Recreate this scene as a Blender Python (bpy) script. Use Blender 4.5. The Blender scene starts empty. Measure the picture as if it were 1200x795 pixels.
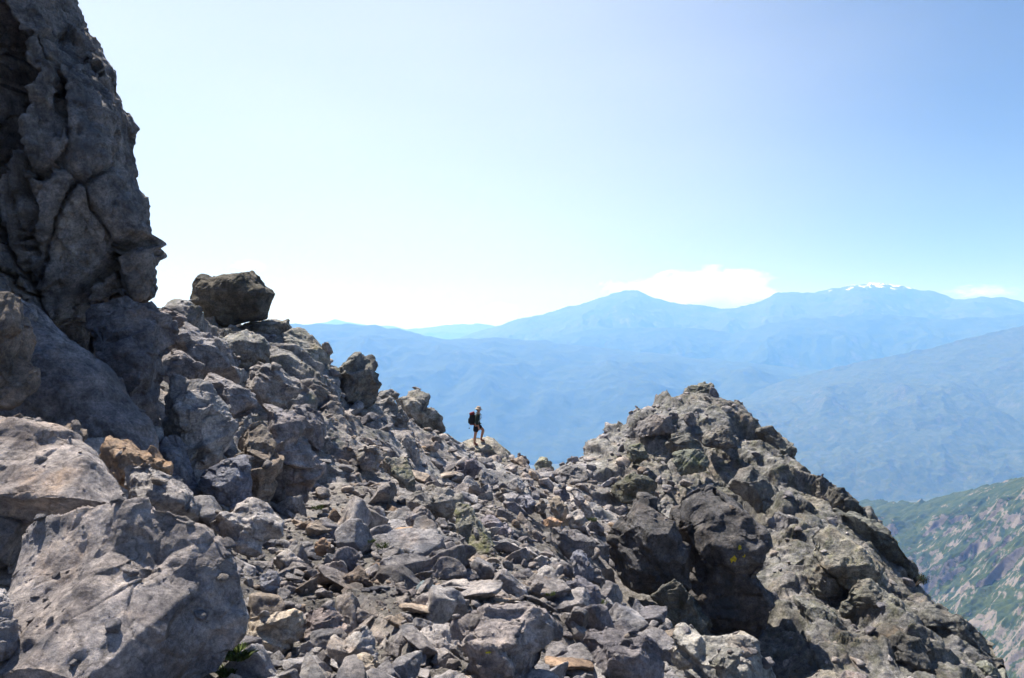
import bpy, bmesh, math, random
import numpy as np
from mathutils import Vector, Matrix
from mathutils.bvhtree import BVHTree

SC = bpy.context.scene
COL = SC.collection
F = 915.0                      # focal length in photo pixels (the photo is 1200 px wide)
CU, CV = 600.0, 397.5

# ------------------------------------------------------------------ camera
cam_d = bpy.data.cameras.new('camera')
cam_d.sensor_width = 36.0
cam_d.lens = 36.0 * F / 1200.0
cam_d.clip_start = 0.1
cam_d.clip_end = 200000.0
cam = bpy.data.objects.new('camera', cam_d)
COL.objects.link(cam)
cam.location = (0, 0, 0)
cam.rotation_euler = (math.radians(90), 0, 0)
SC.camera = cam

# ------------------------------------------------------------------ sky and sun
SUN_AZ, SUN_EL = math.radians(-40), math.radians(59)      # azimuth from +Y towards +X
world = bpy.data.worlds.new('World')
SC.world = world
world.use_nodes = True
wn, wl = world.node_tree.nodes, world.node_tree.links
wn.clear()
w_out = wn.new('ShaderNodeOutputWorld')
w_bg = wn.new('ShaderNodeBackground')
w_sky = wn.new('ShaderNodeTexSky')
w_sky.sky_type = 'NISHITA'
w_sky.sun_disc = False
w_sky.sun_elevation = SUN_EL
w_sky.sun_rotation = SUN_AZ
w_sky.altitude = 2300
w_sky.air_density = 0.85
w_sky.dust_density = 0.9
w_sky.ozone_density = 2.0
w_bg.inputs['Strength'].default_value = 0.05
# thin high cloud drawn in the sky itself, by direction
w_tc = wn.new('ShaderNodeTexCoord')
w_map = wn.new('ShaderNodeMapping')
w_map.inputs['Scale'].default_value = (0.9, 0.9, 3.2)
w_map.inputs['Rotation'].default_value = (0.0, math.radians(8), 0.0)
w_noise = wn.new('ShaderNodeTexNoise')
w_noise.inputs['Scale'].default_value = 1.7
w_noise.inputs['Detail'].default_value = 5
w_noise.inputs['Roughness'].default_value = 0.5
w_ramp = wn.new('ShaderNodeValToRGB')
w_ramp.color_ramp.elements[0].position = 0.36
w_ramp.color_ramp.elements[0].color = (0, 0, 0, 1)
w_ramp.color_ramp.elements[1].position = 0.72
w_ramp.color_ramp.elements[1].color = (0.10, 0.10, 0.10, 1)
# a thin high veil that is thickest on the side of the sun
w_dot = wn.new('ShaderNodeVectorMath'); w_dot.operation = 'DOT_PRODUCT'
w_dot.inputs[1].default_value = Vector((-0.40, 0.88, 0.20)).normalized()
w_mr = wn.new('ShaderNodeMapRange'); w_mr.interpolation_type = 'SMOOTHSTEP'
for k_, v_ in (('From Min', 0.55), ('From Max', 1.0), ('To Min', 0.0), ('To Max', 0.62)): w_mr.inputs[k_].default_value = v_
w_add = wn.new('ShaderNodeMath'); w_add.operation = 'ADD'; w_add.use_clamp = True
w_mix = wn.new('ShaderNodeMix')
w_mix.data_type = 'RGBA'
w_mix.inputs['B'].default_value = (8.9, 9.3, 10.0, 1)
wl.new(w_tc.outputs['Generated'], w_dot.inputs[0])
wl.new(w_dot.outputs['Value'], w_mr.inputs['Value'])
wl.new(w_mr.outputs['Result'], w_add.inputs[0])
wl.new(w_ramp.outputs['Color'], w_add.inputs[1])
wl.new(w_add.outputs[0], w_mix.inputs['Factor'])
wl.new(w_tc.outputs['Generated'], w_map.inputs['Vector'])
wl.new(w_map.outputs['Vector'], w_noise.inputs['Vector'])
wl.new(w_noise.outputs['Fac'], w_ramp.inputs['Fac'])
wl.new(w_sky.outputs['Color'], w_mix.inputs['A'])
wl.new(w_mix.outputs['Result'], w_bg.inputs['Color'])
wl.new(w_bg.outputs['Background'], w_out.inputs['Surface'])

sun_d = bpy.data.lights.new('sun', 'SUN')
sun_d.energy = 5.0
sun_d.angle = math.radians(0.53)
sun_d.color = (1.0, 0.97, 0.93)
sun = bpy.data.objects.new('sun', sun_d)
COL.objects.link(sun)
sun_dir = Vector((math.sin(SUN_AZ) * math.cos(SUN_EL), math.cos(SUN_AZ) * math.cos(SUN_EL), math.sin(SUN_EL)))
sun.rotation_euler = sun_dir.to_track_quat('Z', 'Y').to_euler()
sun.location = (0, 0, 60)

SC.view_settings.view_transform = 'Standard'
SC.view_settings.look = 'None'
SC.view_settings.exposure = 1.13
SC.view_settings.gamma = 1.0
SC.view_settings.use_curve_mapping = False
SC.render.engine = 'CYCLES'
SC.cycles.use_denoising = True
SC.cycles.max_bounces = 6
SC.cycles.diffuse_bounces = 3
SC.cycles.volume_bounces = 2
SC.cycles.volume_step_rate = 1.0
SC.cycles.volume_max_steps = 256

HAZE_DENSITY = 0.84e-4
HAZE_COLOR = (0.16, 0.405, 1.0, 1)

# ------------------------------------------------------------------ numeric helpers
RNG = np.random.default_rng(11)
random.seed(11)
_perm = RNG.permutation(256)
_perm = np.concatenate([_perm, _perm, _perm]).astype(np.int32)
_g = RNG.normal(size=(256, 3)); _g /= np.linalg.norm(_g, axis=1)[:, None]
_g = _g.astype(np.float32)
_c01 = RNG.random((256, 4)).astype(np.float32)


def P(u, v, D):
    return np.array([(u - CU) / F * D, D, (CV - v) / F * D])


def perlin(p):
    p = np.asarray(p, dtype=np.float32)
    i = np.floor(p).astype(np.int32)
    f = p - i
    i &= 255
    w = f * f * f * (f * (f * 6 - 15) + 10)
    x0 = _perm[i[:, 0]]; x1 = _perm[i[:, 0] + 1]
    out = 0
    for dx, xx in ((0, x0), (1, x1)):
        for dy in (0, 1):
            yy = _perm[xx + i[:, 1] + dy]
            for dz in (0, 1):
                g = _g[_perm[yy + i[:, 2] + dz]]
                d = g[:, 0] * (f[:, 0] - dx) + g[:, 1] * (f[:, 1] - dy) + g[:, 2] * (f[:, 2] - dz)
                wt = (w[:, 0] if dx else 1 - w[:, 0]) * (w[:, 1] if dy else 1 - w[:, 1]) * (w[:, 2] if dz else 1 - w[:, 2])
                out = out + d * wt
    return out


def fbm(p, octaves=4, gain=0.5, lac=2.07, ridged=False):
    a, s, t = 1.0, 0, 0.0
    p = np.asarray(p, dtype=np.float32)
    for o in range(octaves):
        n = perlin(p * (lac ** o) + 17.3 * o)
        if ridged:
            n = 0.7 - 2 * np.abs(n)
        s = s + a * n
        a *= gain
    return s


def facet(p, rnd=0.8, tilt=0.9, bevel=0.28):
    """Jointed-rock noise: every Voronoi cell is a tilted plane at its own height. Returns (height, edge distance)."""
    p = np.asarray(p, dtype=np.float32)
    b = np.floor(p - 0.5).astype(np.int32)
    d1 = np.full(len(p), 9e9, np.float32); d2 = d1.copy()
    h = np.zeros(len(p), np.float32); h2 = h.copy()
    for dx in (0, 1):
        for dy in (0, 1):
            for dz in (0, 1):
                c = b + np.array([dx, dy, dz], np.int32)
                k = _perm[_perm[_perm[c[:, 0] & 255] + (c[:, 1] & 255)] + (c[:, 2] & 255)]
                r = _c01[k]
                q = p - (c + 0.5 + (r[:, :3] - 0.5) * 0.66)
                d = (q * q).sum(1)
                hh = (r[:, 3] - 0.5) * rnd + tilt * (q * _g[(k + 31) & 255]).sum(1)
                near = d < d1
                mid = ~near & (d < d2)
                h2 = np.where(near, h, np.where(mid, hh, h2))
                d2 = np.where(near, d1, np.minimum(d2, d))
                h = np.where(near, hh, h)
                d1 = np.where(near, d, d1)
    e = np.sqrt(d2) - np.sqrt(d1)
    t = np.clip(e / bevel, 0, 1) * 0.5
    return h * (0.5 + t) + h2 * (0.5 - t), e


def warp(p, s, a):
    return p + a * np.stack([perlin(p / s + 3.1), perlin(p / s + 41.7), perlin(p / s + 87.9)], 1)


def vnormals(co, faces):
    """faces: (n,3) or (n,4) int array."""
    a, b, c = co[faces[:, 0]], co[faces[:, 1]], co[faces[:, 2]]
    n = np.cross(b - a, c - a) if faces.shape[1] == 3 else np.cross(c - a, co[faces[:, 3]] - b)
    out = np.zeros_like(co)
    for k in range(faces.shape[1]):
        for ax in range(3):
            out[:, ax] += np.bincount(faces[:, k], n[:, ax], len(co))
    l = np.linalg.norm(out, axis=1)
    l[l == 0] = 1
    return out / l[:, None]


def make_mesh(name, co, faces, mats, smooth=True, attr=None):
    me = bpy.data.meshes.new(name)
    n = faces.shape[1]
    me.vertices.add(len(co))
    me.vertices.foreach_set('co', np.ascontiguousarray(co, dtype=np.float32).ravel())
    me.loops.add(len(faces) * n)
    me.polygons.add(len(faces))
    me.loops.foreach_set('vertex_index', np.ascontiguousarray(faces, dtype=np.int32).ravel())
    me.polygons.foreach_set('loop_start', np.arange(len(faces), dtype=np.int32) * n)
    me.update(calc_edges=True)
    me.validate()
    me.polygons.foreach_set('use_smooth', np.full(len(me.polygons), smooth))
    for m in mats:
        me.materials.append(m)
    if attr is not None:
        for k, val in attr.items():
            a = me.attributes.new(k, 'FLOAT', 'POINT')
            a.data.foreach_set('value', np.ascontiguousarray(val, dtype=np.float32))
    return me


def link(name, me, loc=(0, 0, 0), parent=None):
    o = bpy.data.objects.new(name, me)
    COL.objects.link(o)
    o.location = loc
    if parent is not None:
        o.parent = parent
    return o


def tag(o, label=None, cat=None, group=None, kind=None):
    if label: o['label'] = label
    if cat: o['category'] = cat
    if group: o['group'] = group
    if kind: o['kind'] = kind
    return o


_ico = {}
def ico(level):
    if level not in _ico:
        bm = bmesh.new()
        bmesh.ops.create_icosphere(bm, subdivisions=level, radius=1)
        co = np.array([v.co[:] for v in bm.verts])
        fa = np.array([[v.index for v in f.verts] for f in bm.faces], dtype=np.int32)
        bm.free()
        _ico[level] = (co / np.linalg.norm(co, axis=1)[:, None], fa)
    return _ico[level]


# ------------------------------------------------------------------ materials
class NT:
    def __init__(s, name):
        s.m = bpy.data.materials.new(name)
        s.m.use_nodes = True
        s.n, s.l = s.m.node_tree.nodes, s.m.node_tree.links
        s.n.clear()
        s.out = s.n.new('ShaderNodeOutputMaterial')
    def new(s, t, **kw):
        x = s.n.new(t)
        for k, v in kw.items(): setattr(x, k, v)
        return x
    def put(s, sock, v):
        if isinstance(v, bpy.types.NodeSocket): s.l.new(v, sock)
        else: sock.default_value = v
    def noise(s, vec, scale, detail=4, rough=0.5, dist=0.0):
        x = s.new('ShaderNodeTexNoise')
        s.put(x.inputs['Vector'], vec)
        x.inputs['Scale'].default_value = scale
        x.inputs['Detail'].default_value = detail
        x.inputs['Roughness'].default_value = rough
        x.inputs['Distortion'].default_value = dist
        return x.outputs['Fac']
    def math(s, op, a, b=0.0, c=0.0, clamp=False):
        x = s.new('ShaderNodeMath', operation=op, use_clamp=clamp)
        s.put(x.inputs[0], a); s.put(x.inputs[1], b); s.put(x.inputs[2], c)
        return x.outputs[0]
    def step(s, x, lo, hi, a=0.0, b=1.0):
        m = s.new('ShaderNodeMapRange')
        m.clamp = True
        s.put(m.inputs['Value'], x)
        for k, v in (('From Min', lo), ('From Max', hi), ('To Min', a), ('To Max', b)): s.put(m.inputs[k], v)
        return m.outputs['Result']
    def ramp(s, f, stops):
        r = s.new('ShaderNodeValToRGB')
        e = r.color_ramp.elements
        while len(e) < len(stops): e.new(0.5)
        for k, (p, c) in enumerate(stops):
            e[k].position = p
            e[k].color = (*c, 1) if len(c) == 3 else c
        s.put(r.inputs['Fac'], f)
        return r.outputs['Color']
    def mix(s, f, a, b, mode='MIX'):
        x = s.new('ShaderNodeMix', data_type='RGBA', blend_type=mode)
        s.put(x.inputs['Factor'], f)
        for k, v in (('A', a), ('B', b)):
            if not isinstance(v, bpy.types.NodeSocket) and len(v) == 3: v = (*v, 1)
            s.put(x.inputs[k], v)
        return x.outputs['Result']
    def scale(s, vec, xyz):
        x = s.new('ShaderNodeVectorMath', operation='MULTIPLY')
        s.put(x.inputs[0], vec); x.inputs[1].default_value = xyz
        return x.outputs[0]
    def bump(s, h, strength, distance, normal=None):
        b = s.new('ShaderNodeBump')
        b.inputs['Strength'].default_value = strength
        b.inputs['Distance'].default_value = distance
        s.put(b.inputs['Height'], h)
        if normal is not None: s.put(b.inputs['Normal'], normal)
        return b.outputs['Normal']
    def bsdf(s, color, rough=0.9, normal=None, spec=0.25):
        b = s.new('ShaderNodeBsdfPrincipled')
        s.put(b.inputs['Base Color'], color if isinstance(color, bpy.types.NodeSocket) else (*color, 1))
        s.put(b.inputs['Roughness'], rough)
        b.inputs['Specular IOR Level'].default_value = spec
        if normal is not None: s.put(b.inputs['Normal'], normal)
        s.l.new(b.outputs[0], s.out.inputs['Surface'])
        return b


def rock_material(name, ground=False):
    t = NT(name)
    geo = t.new('ShaderNodeNewGeometry')
    pos = geo.outputs['Position']
    info = t.new('ShaderNodeObjectInfo')
    sep = t.new('ShaderNodeSeparateXYZ')
    t.put(sep.inputs[0], geo.outputs['Normal'])
    up = sep.outputs['Z']
    big = t.noise(pos, 0.55, 6, 0.6, 0.4)
    mid = t.noise(pos, 3.1, 9, 0.68, 0.3)
    fine = t.noise(pos, 22.0, 6, 0.7)
    strata = t.noise(t.scale(pos, (0.9, 0.9, 4.6)), 2.2, 6, 0.62, 0.6)
    col = t.ramp(big, [(0.28, (0.205, 0.200, 0.214)), (0.46, (0.325, 0.317, 0.332)), (0.60, (0.425, 0.414, 0.426)), (0.78, (0.520, 0.505, 0.505))])
    col = t.mix(1.0, col, t.ramp(mid, [(0.32, (0.34, 0.34, 0.37)), (0.5, (0.95, 0.95, 0.95)), (0.66, (1.55, 1.50, 1.44))]), 'MULTIPLY')
    col = t.mix(0.6, col, t.ramp(fine, [(0.34, (0.38, 0.38, 0.40)), (0.5, (1.0, 1.0, 1.0)), (0.66, (1.6, 1.58, 1.55))]), 'MULTIPLY')
    col = t.mix(0.6, col, t.ramp(strata, [(0.32, (0.62, 0.62, 0.66)), (0.55, (1.0, 1.0, 1.0)), (0.72, (1.30, 1.26, 1.2))]), 'MULTIPLY')
    # broad warm weathering, and dark water streaks down steep faces
    col = t.mix(t.step(t.noise(pos, 0.38, 4, 0.6, 0.5), 0.46, 0.70, 0, 0.6), col, t.mix(1.0, col, (1.16, 0.98, 0.80), 'MULTIPLY'))
    ws = t.step(t.noise(t.scale(pos, (1.0, 1.0, 0.16)), 1.5, 6, 0.62, 0.4), 0.50, 0.66)
    ws = t.math('MULTIPLY', ws, t.step(up, 0.75, 0.2))
    col = t.mix(t.math('MULTIPLY', ws, 0.6), col, (0.075, 0.066, 0.060))
    crack = t.new('ShaderNodeTexVoronoi', feature='DISTANCE_TO_EDGE')
    wv = t.new('ShaderNodeTexNoise'); t.put(wv.inputs['Vector'], pos); wv.inputs['Scale'].default_value = 2.3
    wv.inputs['Detail'].default_value = 4
    wp = t.new('ShaderNodeVectorMath', operation='MULTIPLY_ADD')
    t.put(wp.inputs[0], wv.outputs['Color']); wp.inputs[1].default_value = (0.55, 0.55, 0.55); t.put(wp.inputs[2], pos)
    t.put(crack.inputs['Vector'], wp.outputs[0]); crack.inputs['Scale'].default_value = 1.5
    cr = t.step(crack.outputs['Distance'], 0.0, 0.022)
    # dirt held in the hairline cracks
    ck_ = t.math('MULTIPLY', t.math('SUBTRACT', 1.0, cr), t.step(t.noise(pos, 0.8, 3, 0.5), 0.50, 0.60))
    col = t.mix(t.math('MULTIPLY', ck_, 0.45), col, (0.05, 0.046, 0.044))
    # iron stains
    st = t.math('MULTIPLY', t.step(t.noise(pos, 0.9, 5, 0.62, 0.8), 0.545, 0.68), t.step(mid, 0.35, 0.6))
    col = t.mix(t.math('MULTIPLY', st, 0.55), col, (0.37, 0.255, 0.165))
    # blue-grey unweathered patches
    bl = t.step(t.noise(pos, 1.35, 4, 0.55, 0.5), 0.575, 0.66)
    col = t.mix(t.math('MULTIPLY', bl, 0.6), col, (0.155, 0.170, 0.205))
    # pale mineral crust
    pc = t.math('MULTIPLY', t.step(t.noise(pos, 2.0, 7, 0.66, 1.0), 0.58, 0.70), t.step(up, -0.1, 0.6))
    col = t.mix(t.math('MULTIPLY', pc, 0.5), col, (0.42, 0.40, 0.38))
    grain = t.noise(pos, 130.0, 3, 0.7)
    col = t.mix(0.45, col, t.ramp(grain, [(0.34, (0.45, 0.45, 0.46)), (0.5, (1, 1, 1)), (0.66, (1.5, 1.49, 1.46))]), 'MULTIPLY')
    # lichen: amount in the object's alpha
    li = t.step(t.noise(pos, 2.6, 7, 0.70, 0.6), 0.50, 0.62)
    li = t.math('MULTIPLY', li, t.step(up, -0.25, 0.45))
    lich = info.outputs['Alpha'] if not ground else 0.32
    if ground:
        at = t.new('ShaderNodeAttribute', attribute_name='lichen')
        lich = at.outputs['Fac']
    col = t.mix(t.math('MULTIPLY', li, lich), col, t.ramp(fine, [(0.35, (0.115, 0.125, 0.06)), (0.65, (0.27, 0.275, 0.13))]))
    dl = t.step(t.noise(pos, 6.5, 6, 0.72), 0.57, 0.64)
    col = t.mix(t.math('MULTIPLY', dl, t.math('MULTIPLY_ADD', lich, 0.7, 0.22)), col, (0.045, 0.045, 0.042))
    if not ground:
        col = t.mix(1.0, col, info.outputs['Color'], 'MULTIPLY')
        hv = t.new('ShaderNodeHueSaturation')
        t.put(hv.inputs['Value'], t.step(info.outputs['Random'], 0, 1, 0.84, 1.16))
        t.put(hv.inputs['Color'], col)
        col = hv.outputs['Color']
    else:
        lichen_shade = t.new('ShaderNodeAttribute', attribute_name='lichen_shade').outputs['Fac']
        cz = t.math('MULTIPLY', lichen_shade, t.step(t.noise(pos, 1.1, 7, 0.66, 0.5), 0.36, 0.60, 0.35, 1.0))
        col = t.mix(cz, col, t.mix(1.0, col, (0.40, 0.41, 0.37), 'MULTIPLY'))  # dark lichen and the knoll's shade mixed into the colour
        soil = t.new('ShaderNodeAttribute', attribute_name='soil').outputs['Fac']
        grit = t.noise(pos, 9.0, 10, 0.78)
        sc = t.ramp(grit, [(0.34, (0.055, 0.050, 0.046)), (0.5, (0.165, 0.152, 0.142)), (0.66, (0.34, 0.32, 0.305))])
        sm = t.math('MULTIPLY', soil, t.step(up, 0.55, 0.85))
        sm = t.step(t.math('ADD', sm, t.math('MULTIPLY', t.math('SUBTRACT', mid, 0.5), 0.9)), 0.3, 0.55)
        col = t.mix(sm, col, sc)
    # relief
    n = t.bump(cr, 0.35, 0.05)
    n = t.bump(t.noise(pos, 2.6, 13, 0.72, 0.3), 1.0, 0.20, n)
    n = t.bump(strata, 0.5, 0.07, n)
    n = t.bump(t.noise(pos, 17.0, 9, 0.75), 0.9, 0.04, n)
    t.bsdf(col, 0.88, n, 0.22)
    return t.m


ROCK = rock_material('weathered_rock')
GROUND = rock_material('mountain_ground', ground=True)


def plain(name, color, rough=0.8, var=0.25, scale=30.0):
    t = NT(name)
    geo = t.new('ShaderNodeNewGeometry')
    f = t.noise(geo.outputs['Position'], scale, 4, 0.6)
    lo = tuple(c * (1 - var) for c in color); hi = tuple(min(1, c * (1 + var)) for c in color)
    t.bsdf(t.ramp(f, [(0.3, lo), (0.7, hi)]), rough)
    return t.m
# ------------------------------------------------------------------ the mountainside around the camera
# control points: (u, v, distance, roughness of the ground)
CTRL = [
 # foreground scree
 (-300,900,4.2,.2),(0,900,4.2,.2),(300,900,4.3,.2),(600,900,4.8,.2),(900,930,6,.3),(1200,1100,8,.3),
 (300,795,6,.2),(450,795,6.2,.22),(600,795,6.6,.3),(750,800,7.4,.35),
 (300,650,11,.2),(380,690,9.5,.2),(450,650,12,.2),(380,600,16,.25),(420,570,19,.25),(520,690,9.6,.22),
 (540,640,15,.4),(600,640,16.3,.35),(620,622,20,.15),(645,606,23.5,.15),(600,690,11.5,.3),(640,670,14,.25),
 (560,573,26,.28),(560,600,20,.35),(600,575,27,.3),(640,565,31,.2),(700,610,27,.3),(690,570,33,.3),
 # ground under the boulders at left
 (0,830,5,.2),(100,800,5.4,.2),(220,700,7.5,.25),(100,650,8,.3),(180,580,11,.3),(60,520,10.5,.4),(240,610,12,.25),
 (200,500,15,.4),(100,440,14,.4),(0,430,13,.4),(-200,450,11,.4),(-500,500,8,.4),
 # left outcrop
 (250,560,15.5,.4),(320,595,17,.3),(380,545,20.5,.35),(440,525,23,.4),(480,560,22,.4),(540,575,24,.4),
 (300,490,20,.7),(350,480,21.5,.7),(260,430,21,.7),(420,490,24.5,.6),
 (190,372,22,.6),(230,380,24.5,.5),(300,387,26.5,.35),(270,388,25.5,.35),(342,388,27.2,.5),(370,415,27.6,.5),(395,442,28,.5),(440,476,29.5,.5),(490,490,31.3,.5),
 (520,516,33,.4),(548,529,36,.3),(575,534,37.2,.2),(560,545,34.5,.2),(585,552,34.5,.2),(535,545,33,.25),(600,550,37.5,.2),(625,556,38,.2),(660,552,39,.3),
 # knoll at right: crest
 (672,543,39.5,.3),(700,517,41,.45),(750,486,43,.5),(795,462,44,.5),(828,458,44.3,.5),(850,482,44,.5),(880,500,42.3,.6),
 (920,526,40.2,.7),(960,568,37.3,.7),(1010,606,34.3,.6),(1050,656,31.2,.5),(1090,700,28.2,.5),(1140,755,25.3,.5),(1185,805,22.3,.5),(1260,890,19,.5),
 # knoll: near face
 (700,560,36,.5),(760,530,38,.6),(830,522,38.6,.6),(720,600,31.5,.4),(800,600,33.5,.5),(880,580,35,.7),(700,676,22.8,.3),
 (736,708,22,.25),(760,726,21.6,.3),(792,786,20.2,.3),(836,800,20.4,.3),(880,815,20.6,.35),(765,760,20.8,.25),(830,815,19.6,.3),(715,700,22,.25),(910,690,26,.5),(950,660,28,.7),(950,755,21.5,.6),(1020,740,23,.7),(1080,785,21,.6),(1000,660,29,.6),
 # lip of the foreground and the gully behind it
 (640,732,11,.25),(700,762,10.2,.25),(760,766,10.6,.25),(830,784,10.6,.25),(900,812,10,.3),(960,830,9.8,.3),
 (720,720,17,.3),(800,825,17.5,.4),(900,800,18,.4),(1000,840,16.5,.5),
]
CREST = [(190,372,22),(230,380,24.5),(300,387,26.5),(342,388,27.2),(395,442,28),(440,476,29.5),(490,490,31.3),(520,516,33),(575,526,37.2),
         (600,550,37.5),(625,556,38),(672,543,39.5),(700,517,41),(750,486,43),(795,462,44),(828,458,44.3),(850,482,44),(880,500,42.3),(920,526,40.2),
         (960,568,37.3),(1010,606,34.3),(1050,656,31.2),(1090,700,28.2),(1140,755,25.3),(1185,805,22.3),(1260,890,19)]
ck = [(*P(u, v, D), A) for u, v, D, A in CTRL]
for u, v, D in CREST:                      # the slope falls away behind the crest
    b = P(u, v, D)
    for dd, dz in ((2.0, 1.0), (7, 6.5), (22, 24), (70, 75)):
        k = (D + dd) / D
        ck.append((b[0] * k, b[1] * k, b[2] - dz, .6))
for u in (-700, -350):                     # the mountain goes on to the left of the picture
    for D, z in ((12, 1.0), (25, 8), (60, 20)):
        q = P(u, 0, D); ck.append((q[0], q[1], z, .6))
for u in (-900, -300, 200, 600, 1000, 1500, 2100):
    for D, z in ((250, -215), (900, -700), (2600, -1480)):
        q = P(u, 0, D); ck.append((q[0], q[1], z if u > 0 else z * 0.95, 1.2))
for q in ((-8, 1, -0.9), (-3, 0, -1.6), (0, 0, -1.75), (3, 0, -2.6), (8, 0, -6.5), (0, -4, -1.0), (-8, -4, 1), (8, -4, -5), (1.2, 2.5, -2.1)):
    ck.append((*q, .2))
ck = np.array(ck)


def kern(d2): return np.sqrt(d2 + 0.35)

_dx = ck[:, None, :2] - ck[None, :, :2]
_A = kern((_dx ** 2).sum(-1)) - np.eye(len(ck)) * 0.06
_B = np.c_[np.ones(len(ck)), ck[:, :2]]
_M = np.block([[_A, _B], [_B.T, np.zeros((3, 3))]])
_W = np.linalg.solve(_M, np.r_[np.c_[ck[:, 2]], np.zeros((3, 1))])[:, 0]


def base_height(x, y):
    q = np.c_[x, y]
    out = np.empty(len(q)); amp = np.empty(len(q))
    for s in range(0, len(q), 60000):
        d2 = ((q[s:s + 60000, None, :] - ck[None, :, :2]) ** 2).sum(-1)
        out[s:s + 60000] = kern(d2) @ _W[:-3] + np.c_[np.ones(len(d2)), q[s:s + 60000]] @ _W[-3:]
        w = 1 / (d2 + 0.3) ** 1.5
        amp[s:s + 60000] = (w @ ck[:, 3]) / w.sum(1)
    return out, amp


# polar grid: fine near the camera, coarse towards the valley
NU, ND = 1000, 820
uu = np.concatenate([np.linspace(-900, -60, 90, endpoint=False), np.linspace(-60, 1260, NU), np.linspace(1268, 2100, 70)])
dd = np.concatenate([2.2 * (17 / 2.2) ** np.linspace(0, 1, 500, endpoint=False), 17 * (46 / 17) ** np.linspace(0, 1, 660, endpoint=False), 46 * (52 / 46) ** np.linspace(0, 1, 16, endpoint=False), 52 * (2600 / 52) ** np.linspace(0, 1, 90)])
UU, DD = np.meshgrid(uu, dd)
gx = ((UU - CU) / F * DD).ravel(); gy = DD.ravel()
# coarse evaluation of the smooth surface, then bilinear refinement
ci = np.unique(np.r_[np.arange(0, len(dd), 4), len(dd) - 1]); cj = np.unique(np.r_[np.arange(0, len(uu), 4), len(uu) - 1])
hz, ha = base_height((UU[np.ix_(ci, cj)] - CU).ravel() / F * DD[np.ix_(ci, cj)].ravel(), DD[np.ix_(ci, cj)].ravel())


def refine(h):
    h = h.reshape(len(ci), len(cj))
    t = np.array([np.interp(np.arange(len(uu)), cj, r) for r in h])
    return np.array([np.interp(np.arange(len(dd)), ci, t[:, k]) for k in range(len(uu))]).T.ravel()

gz = refine(hz); ga = refine(ha)
NCOL, NROW = len(uu), len(dd)
ii = np.arange(NROW - 1)[:, None] * NCOL + np.arange(NCOL - 1)[None, :]
gfaces = np.stack([ii, ii + 1, ii + 1 + NCOL, ii + NCOL], -1).reshape(-1, 4)
gco = np.c_[gx, gy, gz]
gn = vnormals(gco, gfaces)
DIP = np.array([[0.80, 0.25, -0.55], [-0.20, 0.97, 0.15], [0.57, -0.01, 0.82]])      # bedding planes dip to the right
bq = gco @ DIP.T * np.array([1, 1, 1.9])
wp = warp(bq, 1.9, 0.9)
h1, e1 = facet(wp / 2.5, 0.7, 1.05, 0.12)
h2, e2 = facet(warp(bq, 0.8, 0.4) / 0.95 + 9.1, 0.6, 1.2, 0.14)
h3, e3 = facet(warp(bq, 0.3, 0.16) / 0.27 + 4.7, 0.5, 1.2)
h0, e0 = facet(warp(bq, 3.0, 1.6) / 4.6 + 2.2, 0.6, 1.0, 0.10)
rocky = np.clip((ga - 0.22) / 0.2, 0.25, 1)
disp = 1.7 * np.clip((ga - 0.42) / 0.2, 0, 1) * h0 + 1.0 * h1 - 0.2 * np.clip(1 - e1 / 0.05, 0, 1) + rocky * (0.30 * h2 - 0.05 * np.clip(1 - e2 / 0.06, 0, 1)) + 0.10 * h3
disp = disp * ga + ga * 0.20 * fbm(gco / 1.1, 5, 0.5)
far = np.clip((np.hypot(gx, gy) - 60) / 200, 0, 1)
disp = disp * (1 - far) + far * 40 * fbm(gco / 170.0, 5, 0.55)
gco2 = gco + gn * disp[:, None]
soil = np.clip(1.35 - ga * 3.2, 0, 1)
rr = np.hypot(gco[:, 0] - 0.75, gco[:, 1] - 21.3)
soil = soil * np.clip(((gco[:, 0] / np.maximum(gco[:, 1], 1) * F + CU) - 150) / 90, 0.1, 1)
soil = np.maximum(soil, np.clip(1.5 - rr / 2.2, 0, 1))
lichen = np.clip(ga * 0.9 - 0.12, 0, 0.55) * np.clip((gy - 9) / 12, 0, 1)
# knoll darkened for dark lichen and shade on its right; left skyline darkened too
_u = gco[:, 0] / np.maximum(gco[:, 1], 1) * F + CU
lichen_shade = np.clip((_u - 730) / 110, 0, 1) * np.clip((gy - 12) / 5, 0, 1) * np.clip((60 - gy) / 5, 0, 1) * 0.95
lichen_shade = np.maximum(lichen_shade, 0.8 * np.clip((_u - 650) / 60, 0, 1) * np.clip((gy - 30) / 4, 0, 1) * np.clip((60 - gy) / 5, 0, 1))
lichen_shade = np.maximum(lichen_shade, 0.5 * np.clip((gy - 20) / 5, 0, 1) * np.clip((460 - _u) / 80, 0, 1))
g_me = make_mesh('mountainside', gco2, gfaces, [GROUND], True, {'soil': soil, 'lichen_shade': lichen_shade, 'lichen': lichen})
ground = link('mountainside', g_me)
tag(ground, kind='structure')
del wp, h1, h2, h3, e1, e2, e3, far, rr

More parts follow.
